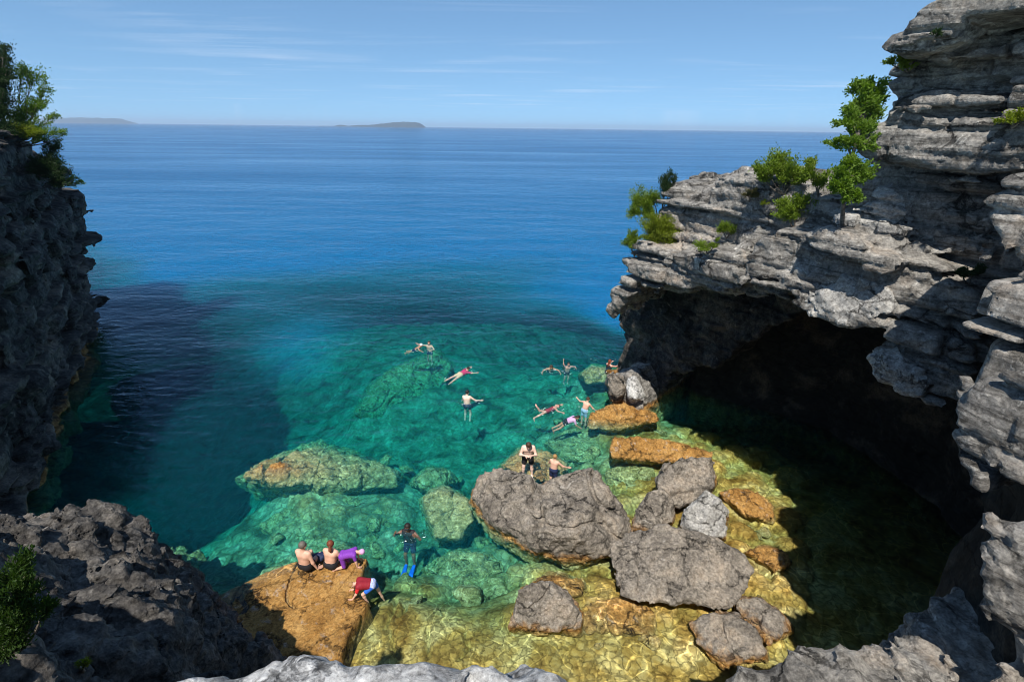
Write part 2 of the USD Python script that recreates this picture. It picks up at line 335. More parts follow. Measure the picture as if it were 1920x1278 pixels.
M_pale = rock_mat('lichen_rock', [(0.36, (0.12, 0.118, 0.113)), (0.46, (0.32, 0.315, 0.305)), (0.55, (0.52, 0.515, 0.50)), (0.66, (0.66, 0.65, 0.63))], patch=(0.10, 0.098, 0.095), patch_at=0.58, strat=0.2, scale=4.0, bump=0.02, tan=0.05)
M_dark = rock_mat('shore_rock', [(0.36, (0.02, 0.018, 0.017)), (0.47, (0.068, 0.063, 0.058)), (0.56, (0.135, 0.125, 0.113)), (0.66, (0.25, 0.232, 0.205))], patch=(0.26, 0.24, 0.215), patch_at=0.62, strat=0.4, scale=1.8, bump=0.05, tan=0.15)
M_ochre = rock_mat('ochre_rock', [(0.34, (0.14, 0.062, 0.013)), (0.48, (0.28, 0.145, 0.038)), (0.62, (0.42, 0.25, 0.085))], patch=(0.33, 0.25, 0.185), patch_at=0.575, strat=0.3, scale=2.2, bump=0.03, stain=False, tan=0.0, deep=.8)

# ------------------------------------------------------------------ lake bed and water
def W(px, py, d): p = at_z(px, py, -d); return (p[0], p[1], d)
BED = [(700,1200,.45),(850,1200,.5),(1000,1255,.35),(1200,1215,.3),(1300,1170,.3),(1100,1240,.3),(1180,1170,.35),(740,1125,.4),(720,1150,.38),(700,1180,.38),(780,1150,.4),(860,1170,.42),(900,1205,.4),(640,1255,.35),(680,1250,.35),(560,1200,.4),
       (850,1095,2.0),(800,1085,2.0),(900,1130,1.6),(950,1110,1.2),(1050,1125,.7),(1120,1090,.7),(760,1060,2.5),(720,1080,2.2),(730,1010,1.9),(650,985,1.75),(560,1000,1.9),(620,930,1.35),(540,930,1.5),(700,905,1.5),(600,865,1.4),(760,725,2.6),(700,765,3.0),(820,690,2.7),
       (780,930,2.3),(820,1000,2.6),(880,1030,2.4),(960,1060,1.6),(450,985,5.5),(470,930,5.0),(350,800,7),(500,740,7),(600,790,6.0),(650,830,4.5),(420,880,6.5),(300,900,7),(200,950,6.5),(250,700,7.5),(350,1000,6.5),(420,1030,6),
       (700,850,3.5),(800,830,3.2),(720,800,3.3),(900,800,3.0),(950,850,2.8),(880,700,3.6),(640,700,4.2),(640,650,4.6),(1000,740,3.0),(560,690,5.5),(960,900,2.6),(830,880,3.0),
       (1050,820,1.7),(1100,850,1.3),(1180,890,.9),(1080,700,3.0),(1150,700,1.4),(1160,780,.9),(1120,790,1.4),(1130,900,1.1),(1000,860,2.0),
       (700,620,5.4),(850,600,6.0),(1000,620,5.4),(1100,600,6.2),(560,610,7.2),(450,640,8.5),(300,600,7.6),(230,560,6.0),(380,545,6.4),(520,560,7.6),(700,560,8.5),(960,555,8),(250,500,8.5),(700,480,13),(400,460,13),(1000,480,14),(150,420,14),(300,340,20),(700,340,20),(1000,340,20),(1300,340,18),
       (1350,830,.6),(1400,1000,.5),(1500,900,.7),(1600,950,.8),(1250,830,.8),(1300,900,.6),(1240,960,.5),(1420,1080,.4),(1500,1100,.6),(1450,1180,.4),(1700,900,.5)]
_b = np.array([W(*q) for q in BED])
_b = np.vstack([_b, [(-14, 6, 1), (-18, 12, 3), (-24, 22, 5), (0, 4, .3), (6, 4, .3), (14, 8, .3), (15, 16, .5), (-2, 1, .2), (12, 24, 6), (9, 30, 10), (-30, 35, 11), (25, 35, 12)]])
_rbf = RBFInterpolator(_b[:, :2], _b[:, 2], kernel='linear', smoothing=0.5)
def depth_at(x, y):
    r = np.hypot(x, y)
    sh = x.shape; q = np.stack([np.clip(x, -60, 40).ravel(), np.clip(y, -4, 70).ravel()], 1)
    d = _rbf(q); w3 = np.stack([q[:, 0] * .35, q[:, 1] * .35, 0 * d], 1)
    d = np.where((d > 1.2), _rbf(q + 2.6 * np.clip(d - 1.2, 0, 1)[:, None] * (np.stack([fb(w3, 3, 201), fb(w3, 3, 207)], 1) - .5)), d).reshape(sh)
    d = np.maximum(d, 0.25)
    return np.minimum(d + np.maximum(r - 45, 0) * 0.15, 22.0)
def grid_mesh(xs, ys, zf):
    X, Y = np.meshgrid(xs, ys, indexing='ij'); Z = zf(X, Y)
    v = np.stack([X, Y, Z], -1).reshape(-1, 3)
    i, j = np.meshgrid(np.arange(len(xs) - 1), np.arange(len(ys) - 1), indexing='ij')
    a = (i * len(ys) + j).ravel(); n = len(ys)
    return v, np.vstack([np.stack([a, a + n, a + n + 1], 1), np.stack([a, a + n + 1, a + 1], 1)])
def graded(a, b, c, d, fine, coarse):
    """Lines from a to d, close together between b and c."""
    left = b - np.cumsum(fine * 1.25 ** np.arange(200)); left = left[left > a][::-1]
    right = c + np.cumsum(fine * 1.25 ** np.arange(200)); right = right[right < d]
    return np.concatenate([[a], left, np.arange(b, c, fine), [c], right, [d]])
def bed_z(X, Y):
    d = depth_at(X, Y)
    p = np.stack([X, Y, 0 * X], -1).reshape(-1, 3)
    bill = np.abs(fb(p * 0.75, 3, 90) - 0.5).reshape(X.shape); fine = (fb(p * 2.6, 4, 95, 0.6) - 0.5).reshape(X.shape)
    rough = np.clip((d - .42) / 1.8, 0.05, 1.0) * sstep(14, 6, d)
    z = -(d + rough * (1.5 * bill - 0.15) + 0.22 * fine * np.clip(d, 0.3, 1))
    P2 = np.stack([X.ravel(), Y.ravel()], 1); lift = np.zeros(len(P2))
    near = (P2[:, 0] > -8) & (P2[:, 0] < 11) & (P2[:, 1] > 5.5) & (P2[:, 1] < 23) & (d.ravel() < 3.4)
    cand = np.flatnonzero(near)
    dist, who = STONE_TREE.query(P2[cand], k=5)
    for c in range(5):
        r = STONE_R[who[:, c]]; t = 1 - (dist[:, c] / r * (0.85 + .5 * nz(np.stack([P2[cand, 0] * 2.1, P2[cand, 1] * 2.1, who[:, c] * .37], 1), 211))) ** 2
        lift[cand] = np.maximum(lift[cand], np.sqrt(np.clip(t, 0, 1)) * r * STONE_H[who[:, c]])
    z = z + np.minimum(lift.reshape(X.shape) * np.clip(d / .5, .25, 1), np.maximum(d - .12, 0) * .9)
    for line in CRACKS:
        q = np.array([at_z(a, b, -.5)[:2] for a, b in line])
        for a, b in zip(q[:-1], q[1:]):
            e = b - a; t = np.clip(((X - a[0]) * e[0] + (Y - a[1]) * e[1]) / (e @ e), 0, 1)
            z = z - .2 * np.exp(-(((X - a[0] - t * e[0]) ** 2 + (Y - a[1] - t * e[1]) ** 2) / .05 ** 2))
    return z
from scipy.spatial import cKDTree
_sr = np.random.default_rng(77)
_sp = np.array([at_z(*q, -.8)[:2] for q in np.stack([_sr.uniform(480, 1500, 1500), _sr.uniform(770, 1250, 1500)], 1)])
_sq = project(np.c_[_sp, np.full(len(_sp), -.8)])
_keep = ~((_sq[:, 1] < 900) & (_sq[:, 0] < 1000)) & ~((_sq[:, 1] > 1085) & (_sq[:, 0] < 960)) & ~((_sq[:, 1] > 1190) & (_sq[:, 0] < 1280))
STONES = _sp[_keep]; STONE_R = .12 + .55 * _sr.random(len(STONES)) ** 2.2; STONE_H = .35 + .4 * _sr.random(len(STONES)); STONE_TREE = cKDTree(STONES)
CRACKS = [[(742, 1110), (738, 1140), (722, 1180)], [(756, 1115), (760, 1140), (748, 1155)], [(802, 1180), (804, 1235)], [(730, 1185), (738, 1220), (750, 1240)], [(690, 1130), (668, 1180), (648, 1230)], [(870, 1180), (880, 1215), (860, 1240)]]
bx = np.concatenate([np.arange(-34, -8, .2), np.arange(-8, 10.5, .07), np.arange(10.5, 18, .2)]); by = np.concatenate([np.arange(1, 6, .2), np.arange(6, 19, .07), np.arange(19, 44, .2)])
M_bed = usdkit.material(stage, '/World/Looks/lake_bed', {
    'geo': ('geometry', {}), 'sep': ('separate_xyz', {}),
    'n': ('noise_texture', {'scale': 0.9, 'detail': 8.0, 'roughness': 0.65, 'distortion': 0.4}), 'n2': ('noise_texture', {'scale': 6.0, 'detail': 6.0, 'roughness': 0.7}),
    'sh': ('rgb_ramp', {'ramp': [(0.34, (0.24, 0.115, 0.022)), (0.48, (0.50, 0.30, 0.08)), (0.62, (0.68, 0.48, 0.20))]}),
    'dp': ('rgb_ramp', {'ramp': [(0.36, (0.085, 0.085, 0.04)), (0.5, (0.27, 0.285, 0.155)), (0.62, (0.47, 0.46, 0.29))]}),
    'zr': ('map_range', {'from_min': -0.6, 'from_max': -1.8, 'clamp': True}), 'mx': ('mix', {}), 'm2': ('mix', {'mix_type': 'multiply', 'fac': 0.5}),
    'r2': ('rgb_ramp', {'ramp': [(0.35, (0.35, 0.33, 0.28)), (0.6, (1, 1, 1))]}),
    'pv': ('voronoi_texture', {'scale': 4.2}), 'pe': ('voronoi_texture', {'scale': 4.2, 'feature': 'distance_to_edge'}), 'pw': ('vector_math', {'math_type': 'multiply_add', 'vector2': (0.35, 0.35, 0.35)}), 'ps': ('separate_color', {}), 'pr': ('map_range', {'to_min': 0.55, 'to_max': 1.35}), 'pd': ('map_range', {'from_max': 0.09, 'to_min': 0.45, 'to_max': 1.0, 'clamp': True}), 'pm': ('math', {'math_type': 'multiply'}), 'pc': ('combine_color', {}), 'pf': ('map_range', {'from_min': 0.45, 'from_max': 0.62, 'to_min': 0.0, 'to_max': 0.5, 'clamp': True}), 'm3': ('mix', {'mix_type': 'multiply'}), 'b2': ('bump', {'distance': 0.03}),
    'b': ('bump', {'distance': 0.06}), 'p': ('principled_bsdf', {'roughness': 0.9, 'specular_ior_level': 0.1})},
    [('geo.position', 'sep.vector'), ('geo.position', 'n.vector'), ('geo.position', 'n2.vector'), ('n.fac', 'sh.fac'), ('n.fac', 'dp.fac'), ('sep.z', 'zr.value'), ('zr.result', 'mx.fac'),
     ('sh.color', 'mx.color1'), ('dp.color', 'mx.color2'), ('mx.color', 'm2.color1'), ('n2.fac', 'r2.fac'), ('r2.color', 'm2.color2'), ('n2.color', 'pw.vector1'), ('geo.position', 'pw.vector3'), ('pw.vector', 'pv.vector'), ('pw.vector', 'pe.vector'), ('pv.color', 'ps.color'), ('ps.r', 'pr.value'), ('pe.distance', 'pd.value'), ('pr.result', 'pm.value1'), ('pd.result', 'pm.value2'), ('pm.value', 'pc.r'), ('pm.value', 'pc.g'), ('pm.value', 'pc.b'), ('m2.color', 'm3.color1'), ('pc.color', 'm3.color2'), ('n.fac', 'pf.value'), ('pf.result', 'm3.fac'), ('m3.color', 'p.base_color'), ('n2.fac', 'b.height'), ('pd.result', 'b2.height'), ('b.normal', 'b2.normal'), ('b2.normal', 'p.normal')], surface='p.BSDF')
obj('lake_bed', grid_mesh(bx, by, bed_z), M_bed, kind='structure')
_out = grid_mesh(graded(-900, -33, 17, 900, 2.5, 0), graded(-30, 2, 43, 1500, 2.5, 0), lambda X, Y: -depth_at(X, Y) - 1.2)
obj('lake_bed', _out, M_bed, kind='structure')

wxs, wys = graded(-15000, -34, 18, 15000, 0.5, 0), graded(-40, 0, 45, 16000, 0.5, 0)
wv, wf = grid_mesh(wxs, wys, lambda X, Y: 0 * X)
wd = depth_at(wv[:, 0], wv[:, 1])
nb = len(wv); cx0, cx1, cy0, cy1 = wxs[0], wxs[-1], wys[0], wys[-1]
def _rim():
    n = len(wys); m = len(wxs)
    return np.concatenate([np.arange(n), (np.arange(1, m)) * n + n - 1, (m - 1) * n + np.arange(n - 2, -1, -1), np.arange(m - 2, 0, -1) * n])
rim = _rim(); low = wv[rim].copy(); low[:, 2] = -30
k = np.arange(len(rim)); k1 = np.roll(k, -1)
sides = np.vstack([np.stack([rim[k], nb + k, rim[k1]], 1), np.stack([rim[k1], nb + k, nb + k1], 1)])
cen = nb + len(rim)
floor_ = np.stack([nb + k, np.full(len(k), cen), nb + k1], 1)
wv2 = np.vstack([wv, low, [[(cx0 + cx1) / 2, (cy0 + cy1) / 2, -30]]])
wf2 = np.vstack([wf, sides, floor_])
wdep = np.concatenate([wd, np.full(len(rim) + 1, 30.0)])
_g = ((wv2[:, 0] + 6) * 11.5 + (wv2[:, 1] - 18.5) * 14) / 18.1 + 7 * (fb(np.clip(wv2, -300, 300) * np.array([.14, .14, 0]), 3, 401) - .5)
wopen = sstep(2.2, 7.0, wdep) * (1 - .85 * sstep(4, -4, _g)) * (1 - .55 * sstep(12, 3, np.hypot(wv2[:, 0] + 18.5, wv2[:, 1] - 31.5)))  # last factor darkens the water colour around the left cliff's shadow
wopen = np.maximum(wopen, .16 * sstep(.5, 1.6, wdep))
M_water = usdkit.material(stage, '/World/Looks/lake_water', {
    'geo': ('geometry', {}), 'att': ('attribute', {'attribute': 'depth'}),
    'mp': ('mapping', {'mapping_type': 'point', 'rotation': (0, 0, 0.3), 'scale': (0.75, 1.5, 1.0)}),
    'w1': ('noise_texture', {'scale': 1.5, 'detail': 4.0, 'roughness': 0.55, 'distortion': 0.5}),
    'w2': ('noise_texture', {'scale': 0.16, 'detail': 3.0, 'roughness': 0.5}),
    'b1': ('bump', {'distance': 0.07, 'strength': 1.0}), 'b2': ('bump', {'distance': 0.3, 'strength': 1.0}),
    'fr': ('fresnel', {'IOR': 1.33}),
    'sm': ('mapping', {'mapping_type': 'point', 'rotation': (0, 0, -0.08), 'scale': (0.006, 0.045, 1.0)}), 'sn': ('noise_texture', {'scale': 1.0, 'detail': 5.0, 'roughness': 0.6, 'distortion': 0.6}), 'sr': ('rgb_ramp', {'ramp': [(0.36, (0.38, 0.47, 0.61)), (0.54, (0.50, 0.61, 0.75)), (0.72, (0.74, 0.83, 0.94))]}),
    'gl': ('glossy_bsdf', {'roughness': 0.05}),
    # net of gathered sunlight, painted into the clear surface colour
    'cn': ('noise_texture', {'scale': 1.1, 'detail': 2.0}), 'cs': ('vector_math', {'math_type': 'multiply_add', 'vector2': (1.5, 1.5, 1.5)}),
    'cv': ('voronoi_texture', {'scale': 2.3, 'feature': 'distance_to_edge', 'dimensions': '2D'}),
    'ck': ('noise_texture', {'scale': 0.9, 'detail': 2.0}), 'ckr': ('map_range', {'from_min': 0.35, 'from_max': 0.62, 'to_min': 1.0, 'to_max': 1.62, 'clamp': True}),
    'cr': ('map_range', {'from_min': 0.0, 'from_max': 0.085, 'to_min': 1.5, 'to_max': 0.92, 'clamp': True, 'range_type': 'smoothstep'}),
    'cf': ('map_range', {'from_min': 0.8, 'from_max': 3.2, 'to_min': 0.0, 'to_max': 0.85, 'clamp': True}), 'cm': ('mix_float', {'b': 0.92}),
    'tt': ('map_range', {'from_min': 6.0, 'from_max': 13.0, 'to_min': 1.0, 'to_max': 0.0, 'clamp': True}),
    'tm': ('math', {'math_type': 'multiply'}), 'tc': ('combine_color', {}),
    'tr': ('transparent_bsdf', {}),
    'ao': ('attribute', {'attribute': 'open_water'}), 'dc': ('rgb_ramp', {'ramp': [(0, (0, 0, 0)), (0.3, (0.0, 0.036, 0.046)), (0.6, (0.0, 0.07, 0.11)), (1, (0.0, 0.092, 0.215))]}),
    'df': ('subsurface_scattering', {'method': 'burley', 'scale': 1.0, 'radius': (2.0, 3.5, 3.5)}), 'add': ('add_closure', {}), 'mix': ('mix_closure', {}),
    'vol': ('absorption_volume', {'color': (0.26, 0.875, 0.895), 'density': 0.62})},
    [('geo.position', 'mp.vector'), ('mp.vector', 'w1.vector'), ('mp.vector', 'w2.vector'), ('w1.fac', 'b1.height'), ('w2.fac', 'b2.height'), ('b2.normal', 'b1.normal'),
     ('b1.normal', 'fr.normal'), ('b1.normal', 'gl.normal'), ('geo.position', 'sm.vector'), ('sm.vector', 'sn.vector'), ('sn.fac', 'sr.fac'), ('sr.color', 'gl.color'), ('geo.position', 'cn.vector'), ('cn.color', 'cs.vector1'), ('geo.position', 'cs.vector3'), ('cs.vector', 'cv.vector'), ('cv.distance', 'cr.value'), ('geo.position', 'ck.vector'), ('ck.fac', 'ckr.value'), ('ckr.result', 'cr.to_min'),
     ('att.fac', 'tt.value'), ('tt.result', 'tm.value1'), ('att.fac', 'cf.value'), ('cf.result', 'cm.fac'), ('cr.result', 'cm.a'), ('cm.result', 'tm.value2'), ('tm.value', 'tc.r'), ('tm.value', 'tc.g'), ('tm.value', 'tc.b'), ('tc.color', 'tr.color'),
     ('ao.fac', 'dc.fac'), ('dc.color', 'df.color'), ('tr.BSDF', 'add.closure1'), ('df.BSSRDF', 'add.closure2'),
     ('fr.fac', 'mix.fac'), ('add.closure', 'mix.closure1'), ('gl.BSDF', 'mix.closure2')], surface='mix.closure', volume='vol.volume')
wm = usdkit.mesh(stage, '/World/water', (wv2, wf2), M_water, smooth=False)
UsdGeom.PrimvarsAPI(wm).CreatePrimvar('depth', Sdf.ValueTypeNames.FloatArray, 'vertex').Set(Vt.FloatArray.FromNumpy(wdep.astype(np.float32)))
UsdGeom.PrimvarsAPI(wm).CreatePrimvar('open_water', Sdf.ValueTypeNames.FloatArray, 'vertex').Set(Vt.FloatArray.FromNumpy(wopen.astype(np.float32)))
tag(wm, kind='structure')

# ------------------------------------------------------------------ the cliffs
def Z(n=8, **k): pass
HP, HN, HE = (3.5, 18.5), (-.85, -.53), (.7, .7)
back = lambda p, n, m: (p[0] - n[0] * m, p[1] - n[1] * m)
ROCKS = []
def solid(name, m, mat, parent=None, **kw):
    ROCKS.append(m); return obj(name, m, mat, parent, smooth=False, **kw)
right = thing('cliff', label='tall bedded grey limestone cliff over the dark cave on the right', cat='cliff', kind='structure')
OFF = 2060
head_top = Prism([(1222,400),(1237,354),(1262,346),(1330,350),(1400,338),(1480,348),(1580,385),(1660,430),(1660,560),(1400,560),(1230,545),(1205,500),(1213,450)], back(HP, HN, .9), HN, HE, depth=6, rise=.03)
head_low = Prism([(1172,468),(1200,450),(1260,478),(1320,476),(1400,449),(1404,520),(1374,550),(1331,553),(1308,543),(1237,547),(1190,537),(1165,570),(1150,602),(1133,585),(1140,560),(1165,530),(1183,500),(1170,492)], HP, HN, HE, depth=6, front=.1)
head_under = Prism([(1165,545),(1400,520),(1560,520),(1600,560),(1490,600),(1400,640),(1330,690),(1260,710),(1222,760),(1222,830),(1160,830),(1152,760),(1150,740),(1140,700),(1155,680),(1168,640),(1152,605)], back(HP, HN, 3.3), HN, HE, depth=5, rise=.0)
head_foot = Prism([(1142,712),(1155,698),(1180,702),(1194,735),(1200,762),(1196,830),(1160,830),(1152,748)], back(HP, HN, 1.7), HN, HE, depth=4, rise=.0)
solid('rock_mass', rock([head_top, head_low], .065, lambda p: zones(p, (7.5, lambda a: strata(a, .48, 1.5, .6, .8, 1.5, .06)), (5.5, lambda a: strata(a, .32, 2.2, .25, 1.0, 1.8, .065)), (-9, lambda a: karst(a, .6)))), M_cliff, right)
solid('rock_mass', rock([head_under], .075, lambda p: karst(p, .7) + .4 * strata(p, .4, 1.5, .3, .4)), M_left, right)  # shade below the overhang is put into this darker rock colour
solid('rock_mass', rock([head_foot], .06, lambda p: karst(p, .5)), M_cliff, right)
MP, MN, ME = (6.7, 12.3), (-.75, -.66), (.8, .6)
mid = Prism([(1395,460),(1460,425),(1530,432),(1565,422),(1640,442),(1720,482),(1840,560),(1830,760),(1720,748),(1690,741),(1640,725),(1611,671),(1616,655),(1679,651),(1679,616),(1648,600),(1616,604),(1593,624),(1554,608),(1511,592),(1483,569),(1500,545),(1400,520)], MP, MN, ME, depth=4.5)
solid('rock_mass', rock([mid], .06, lambda p: .5 * karst(p, .7) + strata(p, .32, 1.5, .35, .7, 1.6, .06)), M_cliff, right)
slab = Prism([(1528,436),(1565,424),(1609,436),(1640,463),(1722,483),(1695,502),(1671,512),(1624,498),(1597,481),(1534,455)], MP, MN, ME, depth=3, front=.5, rise=.0)
solid('rock_slab', rock([slab], .06, lambda p: strata(p, .2, 1.6, .3, .5), soft=.02), M_cliff, right)
bul = Prism([(1487,572),(1510,548),(1545,530),(1570,500),(1610,505),(1655,522),(1690,560),(1682,612),(1648,600),(1616,605),(1593,624),(1554,608),(1511,592)], MP, MN, ME, depth=2, front=.12)
solid('rock_bulge', rock([bul], .05, lambda p: karst(p, .35), soft=.12), M_white, right)
bul2 = Prism([(1616,657),(1680,652),(1722,682),(1762,720),(1738,750),(1692,744),(1640,727),(1610,682)], MP, MN, ME, depth=2, front=.15)
solid('rock_bulge', rock([bul2], .05, lambda p: karst(p, .35), soft=.12), M_white, right)
rub = Prism([(1650,345),(1668,352),(1690,385),(1702,425),(1692,446),(1640,444),(1600,424),(1566,426),(1580,406),(1622,392)], back(MP, MN, .7), MN, ME, depth=1.6, front=.1)
solid('rubble', rock([rub], .035, lambda p: strata(p, .4, .45, 1.3, .9, 1.6, .04) + .3 * karst(p * np.float32(2.5), .4), soft=.03), M_white, right)
TP, TN, TE = (7.5, 11.5), (-.8, -.6), (.8, .6)
tower = Prism([(1590,330),(1636,296),(1650,250),(1662,179),(1658,155),(1684,130),(1712,124),(1712,90),(1740,60),(1800,40),(OFF,0),(OFF+60,640),(1700,540),(1560,480),(1545,455)], back(TP, TN, 1.0), TN, TE, depth=5)
solid('rock_mass', rock([tower], .06, lambda p: strata(p, .5, 1.4, .9, .6, 1.4, .055)), M_cliff, right)
cap = Prism([(1785,5),(1735,42),(1729,53),(1752,60),(1713,66),(1686,82),(1700,92),(1760,84),(1850,48),(OFF,10),(OFF,-160),(1830,-120)], TP, TN, TE, depth=5, front=.5)
solid('rock_slab', rock([cap], .06, lambda p: strata(p, .4, 1.5, .6, .4)), M_cliff, right)
bed1 = Prism([(1618,238),(1655,207),(1684,197),(1750,214),(1920,214),(OFF,214),(OFF,330),(1920,323),(1840,324),(1768,320),(1740,312),(1685,310),(1652,290),(1630,283),(1618,258)], TP, TN, TE, depth=5, front=.15)
solid('rock_mass', rock([bed1], .055, lambda p: strata(p, .35, 1.6, .7, .7, 1.5, .05)), M_cliff, right)
for poly, fr in (([(1685,184),(1712,179),(1830,176),(1920,178),(OFF,180),(OFF,202),(1850,200),(1770,203),(1700,196)], .12), ([(1672,198),(1700,195),(1760,203),(1788,212),(1760,216),(1680,212)], .3),
                 ([(1744,216),(1800,210),(1920,210),(OFF,212),(OFF,228),(1860,226),(1760,226)], .25), ([(1730,95),(1780,90),(1870,70),(OFF,50),(OFF,100),(1800,108),(1735,112)], -.35), ([(1812,158),(1850,140),(1920,122),(OFF,110),(OFF,170),(1850,172),(1815,168)], .05),
                 ([(1722,118),(1790,110),(1840,112),(1838,125),(1780,130),(1726,130)], -.3)):
    solid('rock_slab', rock([Prism(poly, TP, TN, TE, depth=4, front=fr)], .05, lambda p: strata(p, .22, .9, .5, .4), soft=.02, margin=.3), M_cliff, right)
KP, KN, KE = (7.4, 8.1), (-.85, -.5), (.9, .4)
k1 = Prism([(1843,328),(1920,330),(OFF,336),(OFF,520),(1920,500),(1870,467),(1850,440),(1838,413),(1816,396),(1820,372),(1837,361)], KP, KN, KE, depth=5)
solid('rock_block', rock([k1], .05, lambda p: strata(p, .2, 1.0, .15, .3, 1.7, .055)), M_cliff, right)
k3 = Prism([(1845,532),(1870,520),(1920,505),(OFF,480),(OFF,800),(1920,800),(1840,800),(1790,725),(1780,695),(1790,650),(1795,620),(1820,575),(1830,560)], (6.9, 7.0), (-.88, -.45), (.9, .4), depth=5)
solid('rock_block', rock([k3], .045, lambda p: strata(p, .15, 1.1, .12, .25, 1.9, .055)), M_cliff, right)
k4 = Prism([(1722,706),(1745,700),(1775,735),(1795,705),(OFF,680),(OFF,960),(1920,910),(1850,885),(1845,920),(1830,930),(1810,908),(1780,862),(1760,808),(1760,758),(1715,730)], (6.0, 5.9), (-.88, -.45), (.95, .3), depth=5)
solid('rock_block', rock([k4], .045, lambda p: karst(p, .3) * .5 + strata(p, .15, 1.3, .1, .3, .9, .055)), M_cliff, right)
k5 = Prism([(1805,950),(1830,940),(1862,960),(1900,935),(OFF+40,900),(OFF+40,1400),(1850,1400),(1838,1280),(1830,1190),(1823,1120),(1823,1080),(1803,1040),(1792,985)], (5.56, 4.55), (-.8, -.6), (1, .1), depth=5)
solid('rock_block', rock([k5], .045, lambda p: karst(p, .55) + .5 * np.maximum(fb(p * 5.0, 2, 68) - .57, 0)), M_cliff, right)
led = [at_z(a, b, 4.2)[:2] for a, b in [(1255,1275),(1310,1262),(1390,1224),(1460,1212),(1535,1190),(1605,1195),(1660,1180),(1755,1130),(1830,1090)]]
ledge = Slab(led + [(9.5, 5.5), (9.5, 0.5), (1.0, 1.5)], -1, 4.2, tilt=(.12, -.12), batter=.12)
solid('rock_mass', rock([ledge], .06, lambda p: crag(p, .5)), M_cliff, right)
roof = Slab([(6.9,17.8),(8.5,13.5),(10.6,10.5),(10.8,7.5),(9,5.2),(17,3),(18,24),(10,24)], 6.5, 8.4)
wall = Slab([(12.5,4),(18,3),(18,24),(9,23.5),(8.5,21.5),(12,20),(13.5,14),(13,8)], -2, 8)
wall3 = Slab([(8.2,20.6),(13,17.5),(18,19),(18,25),(9.2,25)], -2, 7.9)
wall2 = Slab([(6.5,4.7),(7.6,6.7),(9.5,7.6),(13,8),(18,3),(9,1)], -2, 8)
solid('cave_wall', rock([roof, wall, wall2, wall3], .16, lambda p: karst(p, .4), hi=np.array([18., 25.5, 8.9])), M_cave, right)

left = thing('cliff', label='shaded limestone cliff topped with trees on the left', cat='cliff', kind='structure')
lw = Prism([(-160,240),(-60,250),(40,250),(72,290),(130,332),(142,352),(165,405),(172,450),(160,540),(188,562),(192,650),(215,740),(160,1100),(-160,1100)], (-23, 26), (.857, .514), depth=9)
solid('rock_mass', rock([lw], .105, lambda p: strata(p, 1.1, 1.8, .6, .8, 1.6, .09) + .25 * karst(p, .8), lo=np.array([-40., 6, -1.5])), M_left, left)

_L = [(60,927,3.8),(210,952,3.3),(245,985,3.0),(300,1010,2.2),(350,1055,1.8),(400,1105,1.3),(440,1155,1.0),(500,1200,.7),(530,1225,.5),(0,935,4.2),(-80,940,4.6),(0,1000,4.7),(100,1050,4.5),(200,1050,3.7),(250,1100,3.3),(300,1150,3.1),(350,1200,2.9),(400,1230,2.4),(200,1200,4.6),(100,1200,5.4),(0,1278,6.5),(200,1278,5.6),(350,1278,4.2),(450,1278,2.8),(-100,1100,6.2),(520,1290,1.6),(-100,1300,7.5)]
_lp = np.array([at_z(*q) for q in _L])
_lo = np.array([(*at_z(q[0] + dx, q[1] + dy, 0)[:2], -3.0) for q, dx, dy in [((60,927),-10,-120),((210,952),30,-110),((300,1010),60,-90),((350,1055),70,-70),((400,1105),75,-55),((440,1155),85,-50),((500,1200),80,-40),((530,1240),80,-10)]] + [(-20, 14, -3), (-24, 10, 2), (-4.0, 4.5, -3), (-4.5, 6, -3)])
_lall = np.vstack([_lp, _lo]); _lr = RBFInterpolator(_lall[:, :2], _lall[:, 2], kernel='linear')
class Height:
    def __init__(s, fn, lo, hi): s.fn, s.lo, s.hi = fn, np.array(lo, float), np.array(hi, float)
    def f(s, p):
        x, y = p[:, :, 0, 0], p[:, :, 0, 1]
        h = s.fn(np.stack([x.ravel(), y.ravel()], 1)).reshape(x.shape)
        return (p[..., 2] - h[:, :, None]) * 0.6
shore = thing('rock_ledge', label='craggy dark rock shoulder in the lower left corner', cat='rock ledge', kind='structure')
solid('rock_mass', rock([Height(_lr, (-17, 2.2, -1.5), (-3.2, 14, 7.5))],   .05, lambda p: crag(p, 1.0) + strata(p, .35, 1.2, .5, .5, 1.3, .05), margin=0, soft=.03, band=1.2), M_dark, shore)

fg = [at_z(a, b, 8.8)[:2] for a, b in [(300,1290),(320,1278),(400,1262),(440,1262),(480,1237),(540,1225),(590,1223),(630,1240),(670,1258),(710,1250),(800,1252),(880,1245),(930,1240),(980,1228),(1010,1245),(1060,1275),(1080,1290)]]
solid('rock_ledge', rock([Slab(fg + [(1.0, 0.9), (-2.2, 0.9)], 7.9, 8.8, tilt=(0, -.04), batter=.25)], .022, lambda p: .35 * karst(p * 1.6, .5) + .06 * (fb(p * 6, 3) - .5), margin=.2, soft=.03, band=.4), M_pale,
    label='white lichen covered rock edge at the bottom of the picture', cat='rock ledge', kind='structure')
# the ground the viewer stands on, behind and below the rock edge
solid('cliff_top', rock([Slab([(-9, 1.2), (-3, 1.0), (2, .9), (6, 1.5), (10, 3), (10, -6), (-12, -6), (-12, 2)], -1, 8.3, batter=.05)], .18, lambda p: strata(p, .6)), M_cliff, kind='structure')
